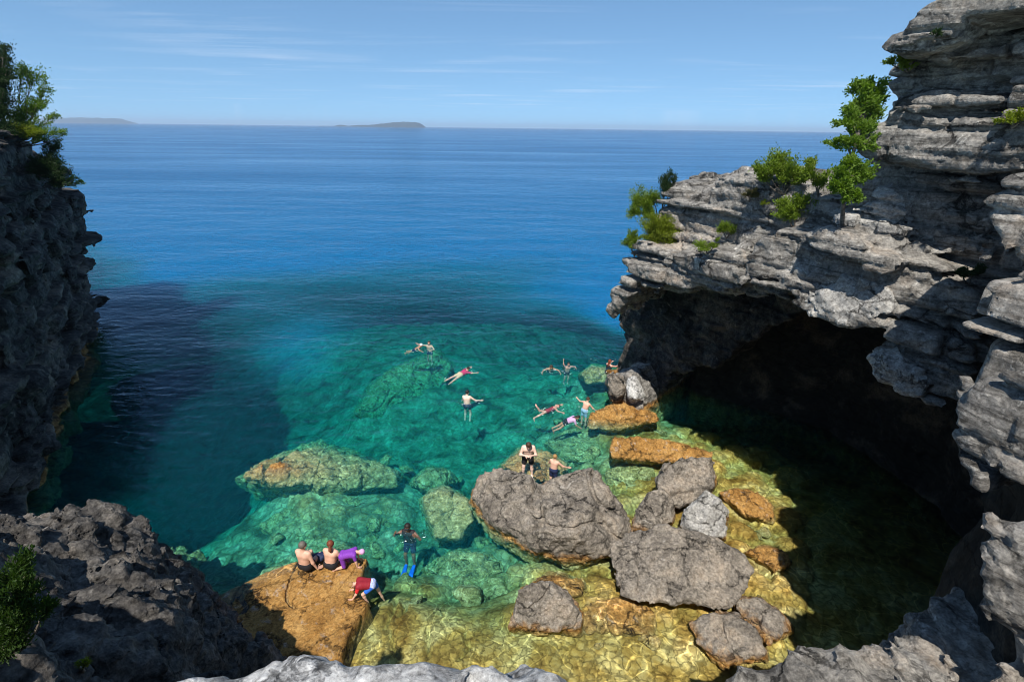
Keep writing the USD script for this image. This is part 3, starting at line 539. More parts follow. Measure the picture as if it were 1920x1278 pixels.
# ------------------------------------------------------------------ boulders, each a thing
class Hull:
    """An angular boulder: the hull of points given by pixel and height."""
    def __init__(s, pts):
        w = np.array([at_z(*q) for q in pts]); h = ConvexHull(w)
        s.eq = np.unique(np.round(h.equations, 5), axis=0); s.lo, s.hi = w.min(0), w.max(0)
    def f(s, p):
        d = None
        for e in s.eq:
            v = p @ e[:3].astype(np.float32) + np.float32(e[3]); d = v if d is None else np.maximum(d, v)
        return d
def cracked(p, amp=1.0, seed=0):
    """Joints and pits of a fallen block."""
    d = 0.42 * amp * (fb(p * 0.8, 3, 110 + seed) - 0.5) + .45 * amp * (np.abs(fb(p * 1.9, 4, 115 + seed, .62) - .5) - .09) + 0.30 * (fb(p * 3.6, 4, 120 + seed, .65) - 0.5)
    q = p + 0.35 * np.stack([nz(p * .9, 31 + seed), nz(p * .9, 32 + seed), nz(p * .9, 33 + seed)], 1)
    a = np.abs(nz(q * np.array([.55, .55, .9]), 130 + seed) - .5); b = np.abs(nz(q * np.array([.8, .5, .6]), 140 + seed) - .5)
    return d + amp * (.22 * np.exp(-(a / .012) ** 2) + .16 * np.exp(-(b / .012) ** 2)) - .01
def boulder(name, pts, mat, h=.05, amp=.6, seed=0, group=None, label=None, cat='boulder', disp=None):
    m = rock([Hull(pts)], h, disp or (lambda p: cracked(p, amp, seed)), margin=.35, soft=.02, band=.7)
    solid(name, m, mat, label=label, cat=cat, group=group)
B = boulder
_b1 = [Hull([(888,930,.5),(900,888,1.0),(945,880,1.3),(985,887,1.35),(1002,897,1.3),(1030,1000,1.0),(925,985,.5),(1010,1028,.45),(880,955,-.9),(918,1008,-.9),(1000,1058,-.9),(1040,1050,-.9),(1010,920,-.9),(900,910,-.9)]),
       Hull([(985,925,1.2),(1035,899,1.35),(1068,889,1.55),(1112,876,1.7),(1140,915,1.45),(1178,995,.5),(1065,1000,1.2),(1010,1020,.6),(1010,1028,.45),(1120,1035,.45),(1155,1028,.3),(990,1040,-.9),(1070,1075,-.9),(1165,1045,-.9),(1185,1000,-.9),(1140,930,-.9),(1040,905,-.9)])]
solid('boulder', rock(_b1, .042, lambda p: cracked(p, .7, 1), margin=.35, soft=.02, band=.7, k=.04), M_boulder, label='biggest grey boulder in the pool, cracked across, ochre at its waterline', cat='boulder')
B('boulder', [(1138,1022,.9),(1170,998,1.0),(1250,984,1.2),(1300,1003,1.2),(1345,1008,1.1),(1392,1038,1.0),(1413,1065,.8),(1397,1112,.5),(1370,1139,.4),(1150,1092,.6),(1165,1112,.5),(1195,1127,.45),(1280,1139,.42),(1335,1143,.4),
  (1190,1105,-.4),(1340,1112,-.4),(1390,1065,-.4),(1200,1015,-.4),(1370,1030,-.4)], M_boulder, .04, .3, 2, label='flat topped grey slab of rock tilted over the shallow water')
B('boulder', [(958,1170,.2),(975,1112,.8),(1000,1097,.95),(1030,1093,1.0),(1062,1120,.8),(1086,1150,.5),(1088,1170,.2),(1075,1180,.2),(1010,1183,.15),(958,1188,-.5),(1088,1188,-.5),(1095,1150,-.5),(980,1110,-.5),(1055,1095,-.5)], M_boulder, .035, .4, 3, label='small grey boulder with rusty patches in front of the biggest boulder')
B('boulder', [(1240,930,.4),(1232,888,.7),(1245,866,1.3),(1288,868,1.0),(1330,856,1.6),(1336,910,.9),(1312,935,.5),(1270,947,.3),(1232,935,-.5),(1265,955,-.5),(1322,945,-.5),(1342,910,-.5),(1322,890,-.5),(1245,890,-.5)], M_boulder, .04, .6, 4, label='upright notched grey boulder with orange sides beyond the pale pointed one')
B('boulder', [(1186,992,.1),(1193,960,.4),(1220,923,1.0),(1240,917,1.1),(1260,940,.8),(1259,975,.4),(1230,997,.2),(1183,1000,-.5),(1230,1006,-.5),(1264,975,-.5),(1198,950,-.5),(1250,940,-.5)], M_boulder, .035, .35, 5, label='leaning grey boulder orange on its left, between biggest and pale boulders')
B('boulder', [(1325,918,1.35),(1345,930,1.2),(1363,950,.9),(1359,1005,.3),(1310,1010,.3),(1279,985,.4),(1281,960,.7),(1278,992,-.5),(1310,1016,-.5),(1360,1014,-.5),(1365,970,-.5),(1300,950,-.5)], M_white, .035, .25, 6, label='pale pointed boulder behind the flat topped slab')
B('boulder', [(1144,842,.35),(1150,822,.5),(1200,819,.55),(1270,827,.45),(1337,850,.2),(1330,862,.1),(1250,864,.1),(1150,857,.1),(1142,852,-.6),(1150,830,-.6),(1330,850,-.6),(1335,872,-.6),(1150,868,-.6)], M_ochre, .04, .3, 7, label='long log shaped ochre rock at the cave mouth')
B('boulder', [(1133,765,.35),(1165,756,.45),(1228,774,.25),(1233,787,.1),(1170,783,.2),(1110,776,.15),(1103,800,-.3),(1150,808,-.4),(1205,797,-.3),(1100,790,-1.2),(1150,815,-1.2),(1230,790,-1.2),(1140,760,-1.2)], M_ochre, .04, .35, 8, label='tan stepped rock at the foot of the headland')
B('boulder', [(1352,925,.15),(1385,917,.3),(1420,924,.3),(1446,950,.2),(1449,975,.1),(1400,966,.12),(1345,925,-.5),(1380,915,-.5),(1450,945,-.5),(1452,985,-.5),(1395,975,-.5)], M_ochre, .035, .3, 9, label='low ochre boulder at the edge of the cave shadow')
B('boulder', [(1400,1035,.08),(1430,1020,.15),(1465,1028,.12),(1481,1055,.08),(1450,1070,.05),(1395,1040,-.4),(1430,1018,-.4),(1485,1055,-.4),(1450,1080,-.4)], M_ochre, .035, .25, 10, label='low ochre boulder right of the flat topped slab')
B('boulder', [(1293,1165,.3),(1330,1147,.5),(1380,1150,.5),(1420,1190,.4),(1437,1225,.3),(1360,1242,.2),(1310,1207,.2),(1290,1175,-.5),(1360,1255,-.5),(1440,1235,-.5),(1380,1145,-.5)], M_boulder, .035, .35, 11, label='brown grey boulder below the flat topped slab, near the lower rim')
B('boulder', [(1375,1125,.3),(1420,1119,.45),(1470,1155,.3),(1483,1180,.2),(1440,1207,.15),(1390,1162,.2),(1370,1130,-.5),(1440,1220,-.5),(1490,1185,-.5),(1420,1115,-.5)], M_boulder, .035, .35, 12, label='brown boulder half in the cave shadow at lower right')
B('submerged_rock', [(1095,1130,-.08),(1180,1122,.0),(1237,1150,-.08),(1225,1187,-.15),(1150,1182,-.15),(1090,1140,-.7),(1230,1200,-.7),(1240,1145,-.7),(1180,1115,-.7),(1150,1195,-.7)], M_ochre, .04, .35, 13, label='submerged orange rock under the edge of the flat topped slab', cat='rock')
B('submerged_rock', [(1090,1150,-.1),(1140,1140,-.08),(1150,1170,-.12),(1120,1190,-.15),(1092,1180,-.15),(1085,1155,-.7),(1155,1150,-.7),(1150,1185,-.7),(1100,1195,-.7)], M_ochre, .04, .3, 14, label='round submerged rock right of the small grey boulder', cat='rock')
B('submerged_rock', [(1000,1095,-.05),(1030,1078,-.1),(1085,1085,-.12),(1095,1110,-.12),(1060,1125,-.1),(995,1100,-.8),(1035,1070,-.8),(1100,1085,-.8),(1080,1125,-.8)], M_ochre, .04, .35, 15, label='ochre rock just under water behind the small grey boulder', cat='rock')
U = dict(cat='rock')
B('submerged_rock', [(453,888,-.16),(480,869,.04),(522,869,.04),(562,882,-.16),(600,838,-1.0),(655,852,-1.1),(730,880,-1.2),(738,905,-1.25),(660,912,-1.0),(560,908,-.5),(470,902,-.25),(440,905,-2.8),(600,825,-2.8),(760,890,-2.8),(660,945,-2.8),(480,935,-2.8)], M_boulder, .05, 1.3, 17, label='long submerged rock whose tan tip breaks the surface', **U)
B('submerged_rock', [(793,932,-0.60),(830,914,-0.50),(880,940,-0.50),(886,975,-0.60),(860,1012,-0.80),(820,1007,-0.80),(800,970,-0.70),(785,940,-2.70),(830,905,-2.70),(900,950,-2.70),(880,1020,-2.70),(810,1020,-2.70)], M_boulder, .05, .5, 18, label='yellowish sunken boulder left of the biggest boulder', **U)
B('submerged_rock', [(943,872,-.15),(975,848,-.2),(1030,850,-.25),(1060,870,-.35),(1050,902,-.2),(980,897,-.05),(935,875,-2.2),(975,840,-2.2),(1070,870,-2.2),(1050,915,-2.2),(970,910,-2.2)], M_boulder, .05, .5, 19, label='sunken rock behind the biggest boulder where two bathers stand', **U)
B('submerged_rock', [(668,772,-2.60),(700,720,-2.10),(760,680,-1.70),(820,663,-1.80),(847,690,-2.10),(830,730,-2.80),(760,778,-3.30),(690,792,-3.30),(650,790,-5.40),(700,710,-5.40),(830,655,-5.40),(870,700,-5.40),(760,800,-5.40)], M_boulder, .075, 1.2, 20, label='dim sunken ridge of rock below the two far swimmers', **U)
B('submerged_rock', [(1133,886,-.6),(1165,868,-.5),(1225,878,-.5),(1232,910,-.6),(1170,922,-.7),(1140,907,-.7),(1125,890,-1.4),(1230,870,-1.4),(1240,920,-1.4),(1160,930,-1.4)], M_boulder, .045, .4, 21, label='greenish block under water right of the biggest boulder', **U)
B('submerged_rock', [(498,985,-1.75),(560,943,-1.45),(640,930,-1.55),(720,950,-1.75),(745,1000,-1.95),(700,1062,-2.25),(620,1032,-1.85),(540,1032,-2.05),(470,985,-3.85),(560,925,-3.85),(740,940,-3.85),(770,1010,-3.85),(700,1090,-3.85),(520,1050,-3.85)], M_boulder, .06, 1.3, 22, label='broad green sunken shelf beyond the seated couple', **U)
B('submerged_rock', [(788,1062,-1.50),(850,1033,-1.20),(930,1060,-1.10),(962,1120,-1.00),(900,1152,-1.30),(830,1122,-1.60),(770,1065,-3.20),(850,1020,-3.20),(960,1050,-3.20),(980,1130,-3.20),(900,1170,-3.20)], M_boulder, .055, 1.3, 23, label='large mossy sunken boulder in the middle foreground', **U)
B('submerged_rock', [(775,905,-1.4),(800,880,-1.2),(840,880,-1.4),(850,905,-1.6),(800,920,-1.7),(765,905,-3),(800,870,-3),(860,900,-3),(800,930,-3)], M_boulder, .06, .6, 24, label='small deep rock above the yellowish sunken boulder', **U)
B('submerged_rock', [(1092,700,-.5),(1110,690,-.45),(1145,692,-.4),(1150,712,-.5),(1100,718,-.6),(1080,705,-2.5),(1110,682,-2.5),(1160,690,-2.5),(1150,725,-2.5)], M_boulder, .06, .4, 25, label='pale green sunken block beside the tip of the headland', **U)
B('submerged_rock', [(1020,830,-1.25),(1080,800,-1.25),(1125,830,-1.15),(1120,870,-1.05),(1060,860,-1.25),(1000,840,-2.75),(1080,790,-2.75),(1140,830,-2.75),(1120,890,-2.75)], M_boulder, .065, .8, 26, label='green sunken rocks between the swimmers and the log shaped rock', **U)
# foot of the headland: splashed white rocks
B('boulder', [(1140,706,1.3),(1150,695,1.6),(1166,704,1.5),(1168,728,1.0),(1160,745,.6),(1142,728,.9),(1135,715,.2),(1165,760,-.5),(1150,770,-.5),(1180,740,.2)], M_boulder, .05, .5, 27, label='light rock lump at the tip of the headland near the lone bather')
B('boulder', [(1178,712,1.4),(1190,702,1.6),(1195,718,1.3),(1205,737,.9),(1205,748,.7),(1180,745,.9),(1185,765,-.5),(1215,755,-.5),(1175,740,.3)], M_pale, .05, .4, 28, label='white splashed rock lump in front of the cave pillar')
# the ochre slab where the family sits
slab_xy = [at_z(a, b, .14)[:2] for a, b in [(446,1084),(500,1060),(540,1046),(578,1037),(640,1034),(688,1043),(676,1080),(664,1108),(692,1128),(655,1188),(642,1235),(600,1258),(540,1262),(480,1250),(400,1200),(380,1120)]]
class Tilted(Slab): pass
sl = rock([Slab(slab_xy, -2.5, .10, tilt=(.055, -.05), batter=.12)], .032, lambda p: .06 * (fb(p * 1.6, 4, 150, .6) - .5) + .10 * np.exp(-(np.abs(nz(p * np.array([.75, .5, .3]), 160) - .5) / .010) ** 2) + .05 * np.exp(-(np.abs(nz(p * np.array([1.1, 1.5, .3]), 165) - .5) / .012) ** 2), margin=.3, soft=.03, band=.4)
solid('rock_slab', sl, M_ochre, label='flat ochre slab at the water line where the family sits', cat='rock slab')

_st = np.random.default_rng(55); protos = []
for i in range(5):
    g = _st.normal(0, 1, (14, 3)); g /= np.linalg.norm(g, axis=1)[:, None]; g *= np.array([1, .8, .55]) * (.75 + .4 * _st.random((14, 1)))
    class _H(Hull):
        def __init__(s, w): h = ConvexHull(w); s.eq = h.equations; s.lo, s.hi = w.min(0), w.max(0)
    protos.append(rock([_H(g)], .085, lambda p, i=i: .30 * (fb(p * 1.3, 3, 320 + i) - .5) * 2 + .35 * (np.abs(fb(p * 2.2, 3, 330 + i, .6) - .5) - .08), margin=.4, soft=.05))
_made, _n = {}, 0
for px, py in [(520,1010),(545,985),(590,1010),(615,965),(660,1005),(700,985),(735,975),(760,955),(742,1020),(705,1030),(640,1040),(760,1090),(800,1075),(835,1015),(870,1060),(905,1020),(930,1095),(985,1075),(1000,1120),(820,1150),(880,1120),(775,1130),(1010,800),(1045,790),(1080,835),(1110,850),(1060,875),(1120,895),(1145,870),(1180,850),(1210,900),(1225,870),(1165,935),(1200,840),(1240,815),(1130,800),(690,905),(720,860),(760,880),(860,900),(1290,1010),(1420,1000),(1385,1090),(1330,1110),(1405,990),(1435,1000),(1250,1020),(1440,1110),(1220,1200),(1120,1210)]:
    dp = float(depth_at(np.array([at_z(px, py, -1)[0]]), np.array([at_z(px, py, -1)[1]]))[0]); c = at_z(px, py, -max(dp - .12, .25)); k = _n % 5; _n += 1; sz = .22 + .42 * _st.random() ** 1.5 if dp > .8 else .16 + .2 * _st.random()
    rz = _st.random() * 6.28
    where = 'beyond the ochre slab with the family' if px < 790 and py < 1065 else 'in front of the biggest boulder' if px < 1040 and py > 930 else 'between the log shaped rock and the swimmers' if py < 960 else 'around the flat topped slab'
    lab, grp = 'small mossy stone under water ' + where, 'sunken stones ' + where
    if k not in _made:
        th = thing('sunken_stone', c, rz, label=lab, cat='stone', group=grp); th.GetPrim(); _made[k] = th
        UsdGeom.Xformable(th).AddScaleOp().Set(Gf.Vec3f(sz, sz, sz * .9)); obj('stone', protos[k], M_boulder, th)
    else:
        x = UsdGeom.Xform.Define(stage, fresh('/World', 'sunken_stone')); x.GetPrim().GetReferences().AddInternalReference(_made[k].GetPath()); x.GetPrim().SetInstanceable(True)
        x.ClearXformOpOrder(); x.AddTranslateOp().Set(Gf.Vec3d(*map(float, c))); x.AddRotateZOp().Set(math.degrees(rz)); x.AddScaleOp().Set(Gf.Vec3f(sz, sz, sz * .9))
        tag(x, lab, 'stone', grp)

# ------------------------------------------------------------------ finding the rock under a pixel
_rm = trimesh.util.concatenate([trimesh.Trimesh(*m, process=False) for m in ROCKS])
def hit(px, py, default=None):
    loc, _, _ = _rm.ray.intersects_location([EYE], [ray(px, py)], multiple_hits=False)
    return loc[0] if len(loc) else default

# ------------------------------------------------------------------ islands on the horizon
M_forest = usdkit.material(stage, '/World/Looks/island_forest', {'geo': ('geometry', {}), 'n': ('noise_texture', {'scale': 0.02, 'detail': 5.0}), 'r': ('rgb_ramp', {'ramp': [(.35, (.004, .010, .011)), (.6, (.012, .022, .020))]}), 'p': ('principled_bsdf', {'roughness': .95})},
    [('geo.position', 'n.vector'), ('n.fac', 'r.fac'), ('r.color', 'p.base_color')], surface='p.BSDF')
def island(outline, dist, label):
    xs = np.interp(np.arange(0, len(outline) - 1, .06), np.arange(len(outline)), [q[0] for q in outline]); hs = np.interp(np.arange(0, len(outline) - 1, .06), np.arange(len(outline)), [q[1] for q in outline])
    r = np.random.default_rng(3); hs = hs + r.normal(0, .45, len(hs)) * np.minimum(hs, 1)
    m = dist / FPX / 1.0; rows = []
    az = (xs - CX) / FPX / (_F[1] + (CY - 238) / FPX * CU[1])
    for k, (dd, hh) in enumerate([(-260, 0), (-200, .55), (-110, .9), (0, 1), (150, .9), (300, .5), (380, 0)]):
        y = (dist + dd); z = hs * m * hh * (1 + .05 * r.normal(0, 1, len(hs)) * (hh > 0)) - (8 if hh == 0 else 0)
        rows.append(np.stack([az * dist + 0 * y, np.full(len(xs), y), z], 1))
    v = np.array(rows); a, b = v.shape[:2]; i, j = np.meshgrid(np.arange(a - 1), np.arange(b - 1), indexing='ij'); q = (i * b + j).ravel()
    return obj('island', (v.reshape(-1, 3), np.vstack([np.stack([q, q + 1, q + b + 1], 1), np.stack([q, q + b + 1, q + b], 1)])), M_forest, label=label, cat='island', kind='structure')
island([(604,.3),(660,1.6),(690,2.6),(715,5.2),(735,7.3),(755,8.0),(775,7.6),(783,5),(787,.3)], 7500, 'low wooded island in the middle of the horizon')
island([(60,6.5),(112,8.0),(180,8.0),(188,5.5),(200,7.8),(214,7.6),(222,4.5),(231,.3)], 9600, 'long wooded island at the left end of the horizon')

# ------------------------------------------------------------------ plants
def leaf_mat(name, a, b, c, red=None):
    ramp = [(0.0, a), (0.5, b), (0.93, c), (1.0, red or c)]
    return usdkit.material(stage, '/World/Looks/' + name, {'geo': ('geometry', {}), 'r': ('rgb_ramp', {'ramp': ramp}), 'd': ('principled_bsdf', {'roughness': .55, 'specular_ior_level': .3}), 't': ('translucent_bsdf', {}),
        'b': ('hsv', {'saturation': 1.15, 'value': 1.5}), 'm': ('mix_closure', {'fac': .38})},
        [('geo.random_per_island', 'r.fac'), ('r.color', 'd.base_color'), ('r.color', 'b.color'), ('b.color', 't.color'), ('d.BSDF', 'm.closure1'), ('t.BSDF', 'm.closure2')], surface='m.closure')
L_bright = leaf_mat('leaf_bright', (.12, .18, .014), (.31, .38, .028), (.50, .52, .07), (.5, .32, .07))
L_yellow = leaf_mat('leaf_yellow', (.15, .19, .014), (.31, .34, .026), (.48, .44, .06), (.5, .28, .06))
L_dark = leaf_mat('leaf_dark', (.018, .04, .009), (.035, .07, .012), (.07, .11, .018))
L_cedar = leaf_mat('leaf_cedar', (.03, .06, .009), (.075, .12, .014), (.15, .19, .03))
L_birch = leaf_mat('leaf_birch', (.10, .17, .014), (.25, .33, .03), (.42, .44, .06), (.44, .28, .06))
L_dry = leaf_mat('leaf_dry', (.10, .09, .03), (.20, .15, .06), (.16, .17, .05))
M_bark = usdkit.material(stage, '/World/Looks/bark', {'geo': ('geometry', {}), 'n': ('noise_texture', {'scale': 14.0, 'detail': 5.0}), 'r': ('rgb_ramp', {'ramp': [(.35, (.05, .04, .03)), (.6, (.17, .14, .11))]}), 'p': ('principled_bsdf', {'roughness': .9})},
    [('geo.position', 'n.vector'), ('n.fac', 'r.fac'), ('r.color', 'p.base_color')], surface='p.BSDF')
def tube(pts, r0, r1, n=5):
    pts = np.asarray(pts, float); t = np.gradient(pts, axis=0); t /= np.linalg.norm(t, axis=1, keepdims=True) + 1e-9
    a = np.cross(t, [.31, .27, .91]); a /= np.linalg.norm(a, axis=1, keepdims=True) + 1e-9; b = np.cross(t, a)
    r = np.linspace(r0, r1, len(pts)); g = np.arange(n) * 2 * np.pi / n
    v = pts[:, None] + r[:, None, None] * (np.cos(g)[None, :, None] * a[:, None] + np.sin(g)[None, :, None] * b[:, None])
    i, j = np.meshgrid(np.arange(len(pts) - 1), np.arange(n), indexing='ij')
    q = np.stack([i * n + j, i * n + (j + 1) % n, (i + 1) * n + (j + 1) % n, (i + 1) * n + j], -1).reshape(-1, 4)
    return v.reshape(-1, 3), np.vstack([q[:, [0, 1, 2]], q[:, [0, 2, 3]]])
def join(ms):
    v, f, k = [], [], 0
    for a, b in ms: v.append(a); f.append(b + k); k += len(a)
    return np.vstack(v), np.vstack(f)
def leaves(c, d, size, r, slim=.5, up=.5):
    """One folded leaf of four triangles at each of c, pointing roughly along d."""
    n = len(c); d = d + r.normal(0, .55, (n, 3)); d /= np.linalg.norm(d, axis=1, keepdims=True)
    w = np.cross(d, r.normal(0, 1, (n, 3)) + np.array([0, 0, up])); w /= np.linalg.norm(w, axis=1, keepdims=True) + 1e-9; nn = np.cross(d, w)
    s = (size * (.6 + .8 * r.random(n)))[:, None]
    v = np.stack([c, c + d * s * .5 + w * s * slim * .5 + nn * s * .12, c + d * s, c + d * s * .5 - w * s * slim * .5 + nn * s * .12], 1).reshape(-1, 3)
    k = np.arange(n)[:, None] * 4
    return v, np.vstack([k + [0, 1, 2], k + [0, 2, 3]])
def plant(name, base, clumps, t, mat, label, leaf=.07, dens=1.0, slim=.5, cat='shrub', group=None, seed=0, trunk=.03, twigs=5, spine=None, near=.3, grow=1.0):
    leaf = leaf * .66
    """base: the foot (world). clumps: (px, py, rx, ry[, dt]) as seen from the eye, at distance t + dt. Stems reach into every clump, twigs carry the leaves."""
    r = np.random.default_rng(900 + seed); base = np.asarray(base, float)
    th = thing(name, base, label=label, cat=cat, group=group)
    stems, C, D = [], [], []; t = t - near
    if spine is not None:
        sp = np.vstack([base] + [at_t(a, b, t) for a, b in spine]); u = np.linspace(0, len(sp) - 1, 6 * len(sp)); sp = np.stack([np.interp(u, np.arange(len(sp)), sp[:, k]) for k in range(3)], 1)
        stems.append(tube(sp, trunk, trunk * .3))
    for q in clumps:
        dt = q[4] if len(q) > 4 else 0.0
        c = at_t(q[0], q[1], t + dt); m = (t + dt) / FPX; rx, rz = q[2] * m * grow, q[3] * m * 1.08 * grow; ry = (rx + rz) / 2
        root = base if spine is None else sp[np.argmin(np.linalg.norm(sp - c + np.array([0, 0, .25]), axis=1))]
        mid = root * .45 + c * .55 + np.array([0, 0, -.12 * np.linalg.norm(c - root)]) + r.normal(0, .05, 3)
        u = np.linspace(0, 1, 7)[:, None]; pts = (1 - u) ** 2 * root + 2 * u * (1 - u) * mid + u * u * c
        stems.append(tube(pts, trunk * .7, trunk * .22))
        nt = max(4, int(twigs * (1 + 14 * rx * rz)))
        area = 4 * rx * rz
        per = max(8, int(dens * 6.5 * area / (leaf * leaf * slim) / nt))
        for k in range(nt):
            o = r.normal(0, 1, 3); o /= np.linalg.norm(o); o *= .35 + .65 * r.random() ** .5
            if o[2] < -.4: o[2] *= .6
            e = c + o * np.array([rx, ry, rz]) * (.5 + .9 * r.random() ** 1.3); s0 = pts[r.integers(3, 7)]
            w = np.linspace(0, 1, 5)[:, None]; tp = s0 * (1 - w) + e * w + np.sin(w * np.pi) * np.array([0, 0, .04])
            stems.append(tube(tp, trunk * .18, .003, 3))
            g = .25 + .8 * r.random(per) ** .7; at = s0 * (1 - g[:, None]) + e * g[:, None] + r.normal(0, 1, (per, 3)) * np.array([rx, ry, rz]) * .15
            C.append(at); D.append(np.tile((e - s0) / (np.linalg.norm(e - s0) + 1e-9) + [0, 0, .35], (per, 1)))
    C, D = np.vstack(C), np.vstack(D)
    obj('foliage', leaves(C, D, leaf, r, slim), mat, th, smooth=False, origin=base)
    obj('stem', join(stems), M_bark, th, origin=base)
    return th
def foot(px, py, t=None, z=None):
    p = hit(px, py)
    return (p, np.linalg.norm(p - EYE) / np.linalg.norm(ray(px, py))) if p is not None else (at_t(px, py, t), t)
def P(name, foot_px, clumps, mat, label, tdef=18, **kw):
    b, t = foot(*foot_px, tdef)
    plant(name, b - np.array([0, 0, .05]), clumps, t, mat, label, **kw)
P('cedar_shrub', (1242,392), [(1246,352,14,18),(1252,330,12,12),(1262,338,10,8)], L_dark, 'small leaning cedar at the top left corner of the headland', seed=1, leaf=.09, slim=.35)
P('shrub', (1232,402), [(1205,375,20,18),(1192,395,12,14),(1222,372,14,14),(1214,398,14,14)], L_bright, 'green shrub hanging over the left corner of the headland', seed=2, grow=1.3, leaf=.08)
P('shrub', (1245,452), [(1225,420,20,20),(1250,425,22,20),(1262,445,20,12),(1228,445,20,12)], L_yellow, 'yellow green shrub below the leaning cedar on the headland', seed=3, grow=1.3, leaf=.08)
P('shrub', (1190,478), [(1183,440,9,10),(1178,455,8,10),(1190,446,8,8)], L_bright, 'small shrub on the outermost left knob of the headland', seed=4, grow=1.3, leaf=.07)
P('shrub', (1470,362), [(1440,315,26,22),(1475,318,28,24),(1465,294,16,16),(1500,330,26,18),(1425,325,16,16)], L_bright, 'largest bright green shrub on the crest of the headland', seed=5, grow=1.1, leaf=.09)
P('shrub', (1535,366), [(1520,318,14,20),(1540,335,18,18),(1525,300,9,10)], L_bright, 'shrub right beside the largest one on the headland crest', seed=6, leaf=.09)
P('shrub', (1490,425), [(1470,388,20,14),(1500,385,24,18),(1525,395,18,12),(1480,400,24,10)], L_bright, 'bright low shrub on the near side of the headland top', seed=7, grow=1.2, leaf=.085)
P('shrub', (1406,374), [(1400,362,14,9),(1415,360,10,9)], L_dry, 'dry brownish shrub on the pale crest of the headland', seed=8, leaf=.07)
P('fern_tuft', (1328,472), [(1325,460,15,10),(1340,456,8,7)], L_bright, 'green tuft on the brow of the headland, lower of two', seed=9, grow=1.25, leaf=.07, cat='plant')
P('fern_tuft', (1362,444), [(1355,432,12,10),(1370,428,9,8)], L_bright, 'green tuft on the brow of the headland, upper of two', seed=10, grow=1.25, leaf=.07, cat='plant')
P('grass_tuft', (1430,385), [(1432,380,9,4)], L_yellow, 'thin yellow grass tuft between shrubs on the headland', seed=22, leaf=.07, cat='plant', slim=.2)
P('birch_tree', (1580,420), [(1625,165,20,20),(1600,200,22,20),(1630,205,22,22),(1645,180,12,16),(1595,225,16,14),(1615,240,24,14),(1590,262,26,12),(1625,270,14,14),(1600,300,18,14),(1590,325,22,16),(1615,320,16,18),(1580,350,20,16),(1600,365,14,18),(1570,345,14,10)], L_birch, 'slender birch growing against the cliff above the headland', seed=11, leaf=.085, slim=.6, cat='tree', trunk=.05, dens=1.7, grow=1.3, tdef=15, near=1.3, spine=[(1582,350),(1600,285),(1618,220),(1632,170)])
P('shrub', (1705,130), [(1690,108,20,16),(1715,95,18,16),(1665,112,14,10),(1735,85,10,14),(1700,122,16,8)], L_bright, 'shrub growing from the edge of the high right cliff', seed=12, leaf=.07, tdef=11.5)
P('shrub', (1757,72), [(1757,62,8,10)], L_dark, 'tiny dark shrub under the top ledge of the right cliff', seed=13, leaf=.06, tdef=11.5)
P('shrub', (1900,234), [(1885,222,20,10),(1910,214,22,14),(1935,218,20,14)], L_yellow, 'yellow green shrub on a ledge at the right edge of the picture', seed=14, leaf=.06, tdef=10)
P('shrub', (1818,530), [(1805,508,18,12),(1832,505,16,14)], L_dark, 'dark shrub in the shade between the right cliff blocks', seed=15, leaf=.07, tdef=10)
# left cliff
lt = lambda a, b: at_t(a, b, 23)
plant('birch_tree', lt(20, 275), [(60,140,22,18),(40,130,14,12),(85,165,14,16),(75,195,22,16),(50,200,20,18),(30,220,22,20),(100,215,16,8),(110,245,18,8),(85,245,22,10),(60,235,24,14),(75,262,16,8),(122,250,8,5)], 23, L_birch, 'birch leaning out over the water from the left cliff', leaf=.11, slim=.6, cat='tree', seed=16, trunk=.05, dens=.6)
plant('pine_tree', lt(-20, 280), [(8,85,12,14),(5,110,22,14),(12,130,14,12),(0,150,26,20),(5,180,24,20),(-5,210,30,22),(8,240,30,18),(-20,120,24,40)], 22, L_dark, 'dark tree at the left edge of the picture on the cliff top', leaf=.11, slim=.5, cat='tree', seed=17, trunk=.08, dens=.9)
plant('shrub', lt(70, 330), [(90,300,26,22),(105,320,24,20),(75,320,24,24),(110,345,18,12),(95,270,16,12)], 23.5, L_dark, 'dark bush hanging on the lip of the left cliff', leaf=.11, seed=18, dens=1.1)
plant('shrub', lt(40, 262), [(35,240,26,16),(60,250,18,12)], 22.6, L_yellow, 'yellowing bush at the foot of the leaning birch', leaf=.1, seed=19, dens=.9)
plant('shrub', lt(120, 345), [(140,333,14,6),(150,342,10,5),(132,345,10,8)], 24.5, L_yellow, 'thin sprig sticking out below the dark bush on the left cliff', leaf=.1, seed=20, dens=.6)
P('cedar_shrub', (30,1215), [(35,1060,40,30,-.3),(60,1100,40,34),(20,1110,60,40,-.4),(30,1160,60,40,-.3),(5,1200,50,30),(80,1140,20,30)], L_cedar, 'dense dark cedar in the lower left corner', seed=21, leaf=.06, slim=.35, tdef=7.5, dens=1.3)
P('grass_tuft', (155,1252), [(155,1243,14,8),(165,1240,8,6)], L_yellow, 'small yellow tuft on the dark rock at lower left', seed=23, leaf=.05, cat='plant', slim=.25, tdef=8)

# ------------------------------------------------------------------ the haze over the lake
M_haze = usdkit.material(stage, '/World/Looks/haze_air', {'v': ('principled_volume', {'color': (.66, .80, .95), 'density': 1.0e-4, 'anisotropy': 0.2})}, [], volume='v.volume')
hz = trimesh.creation.box(bounds=[[-15600, -900, -31.0], [15600, 16600, 95.0]])
obj('haze', hz, M_haze, smooth=False, kind='stuff', label='pale blue haze over the lake', cat='haze')
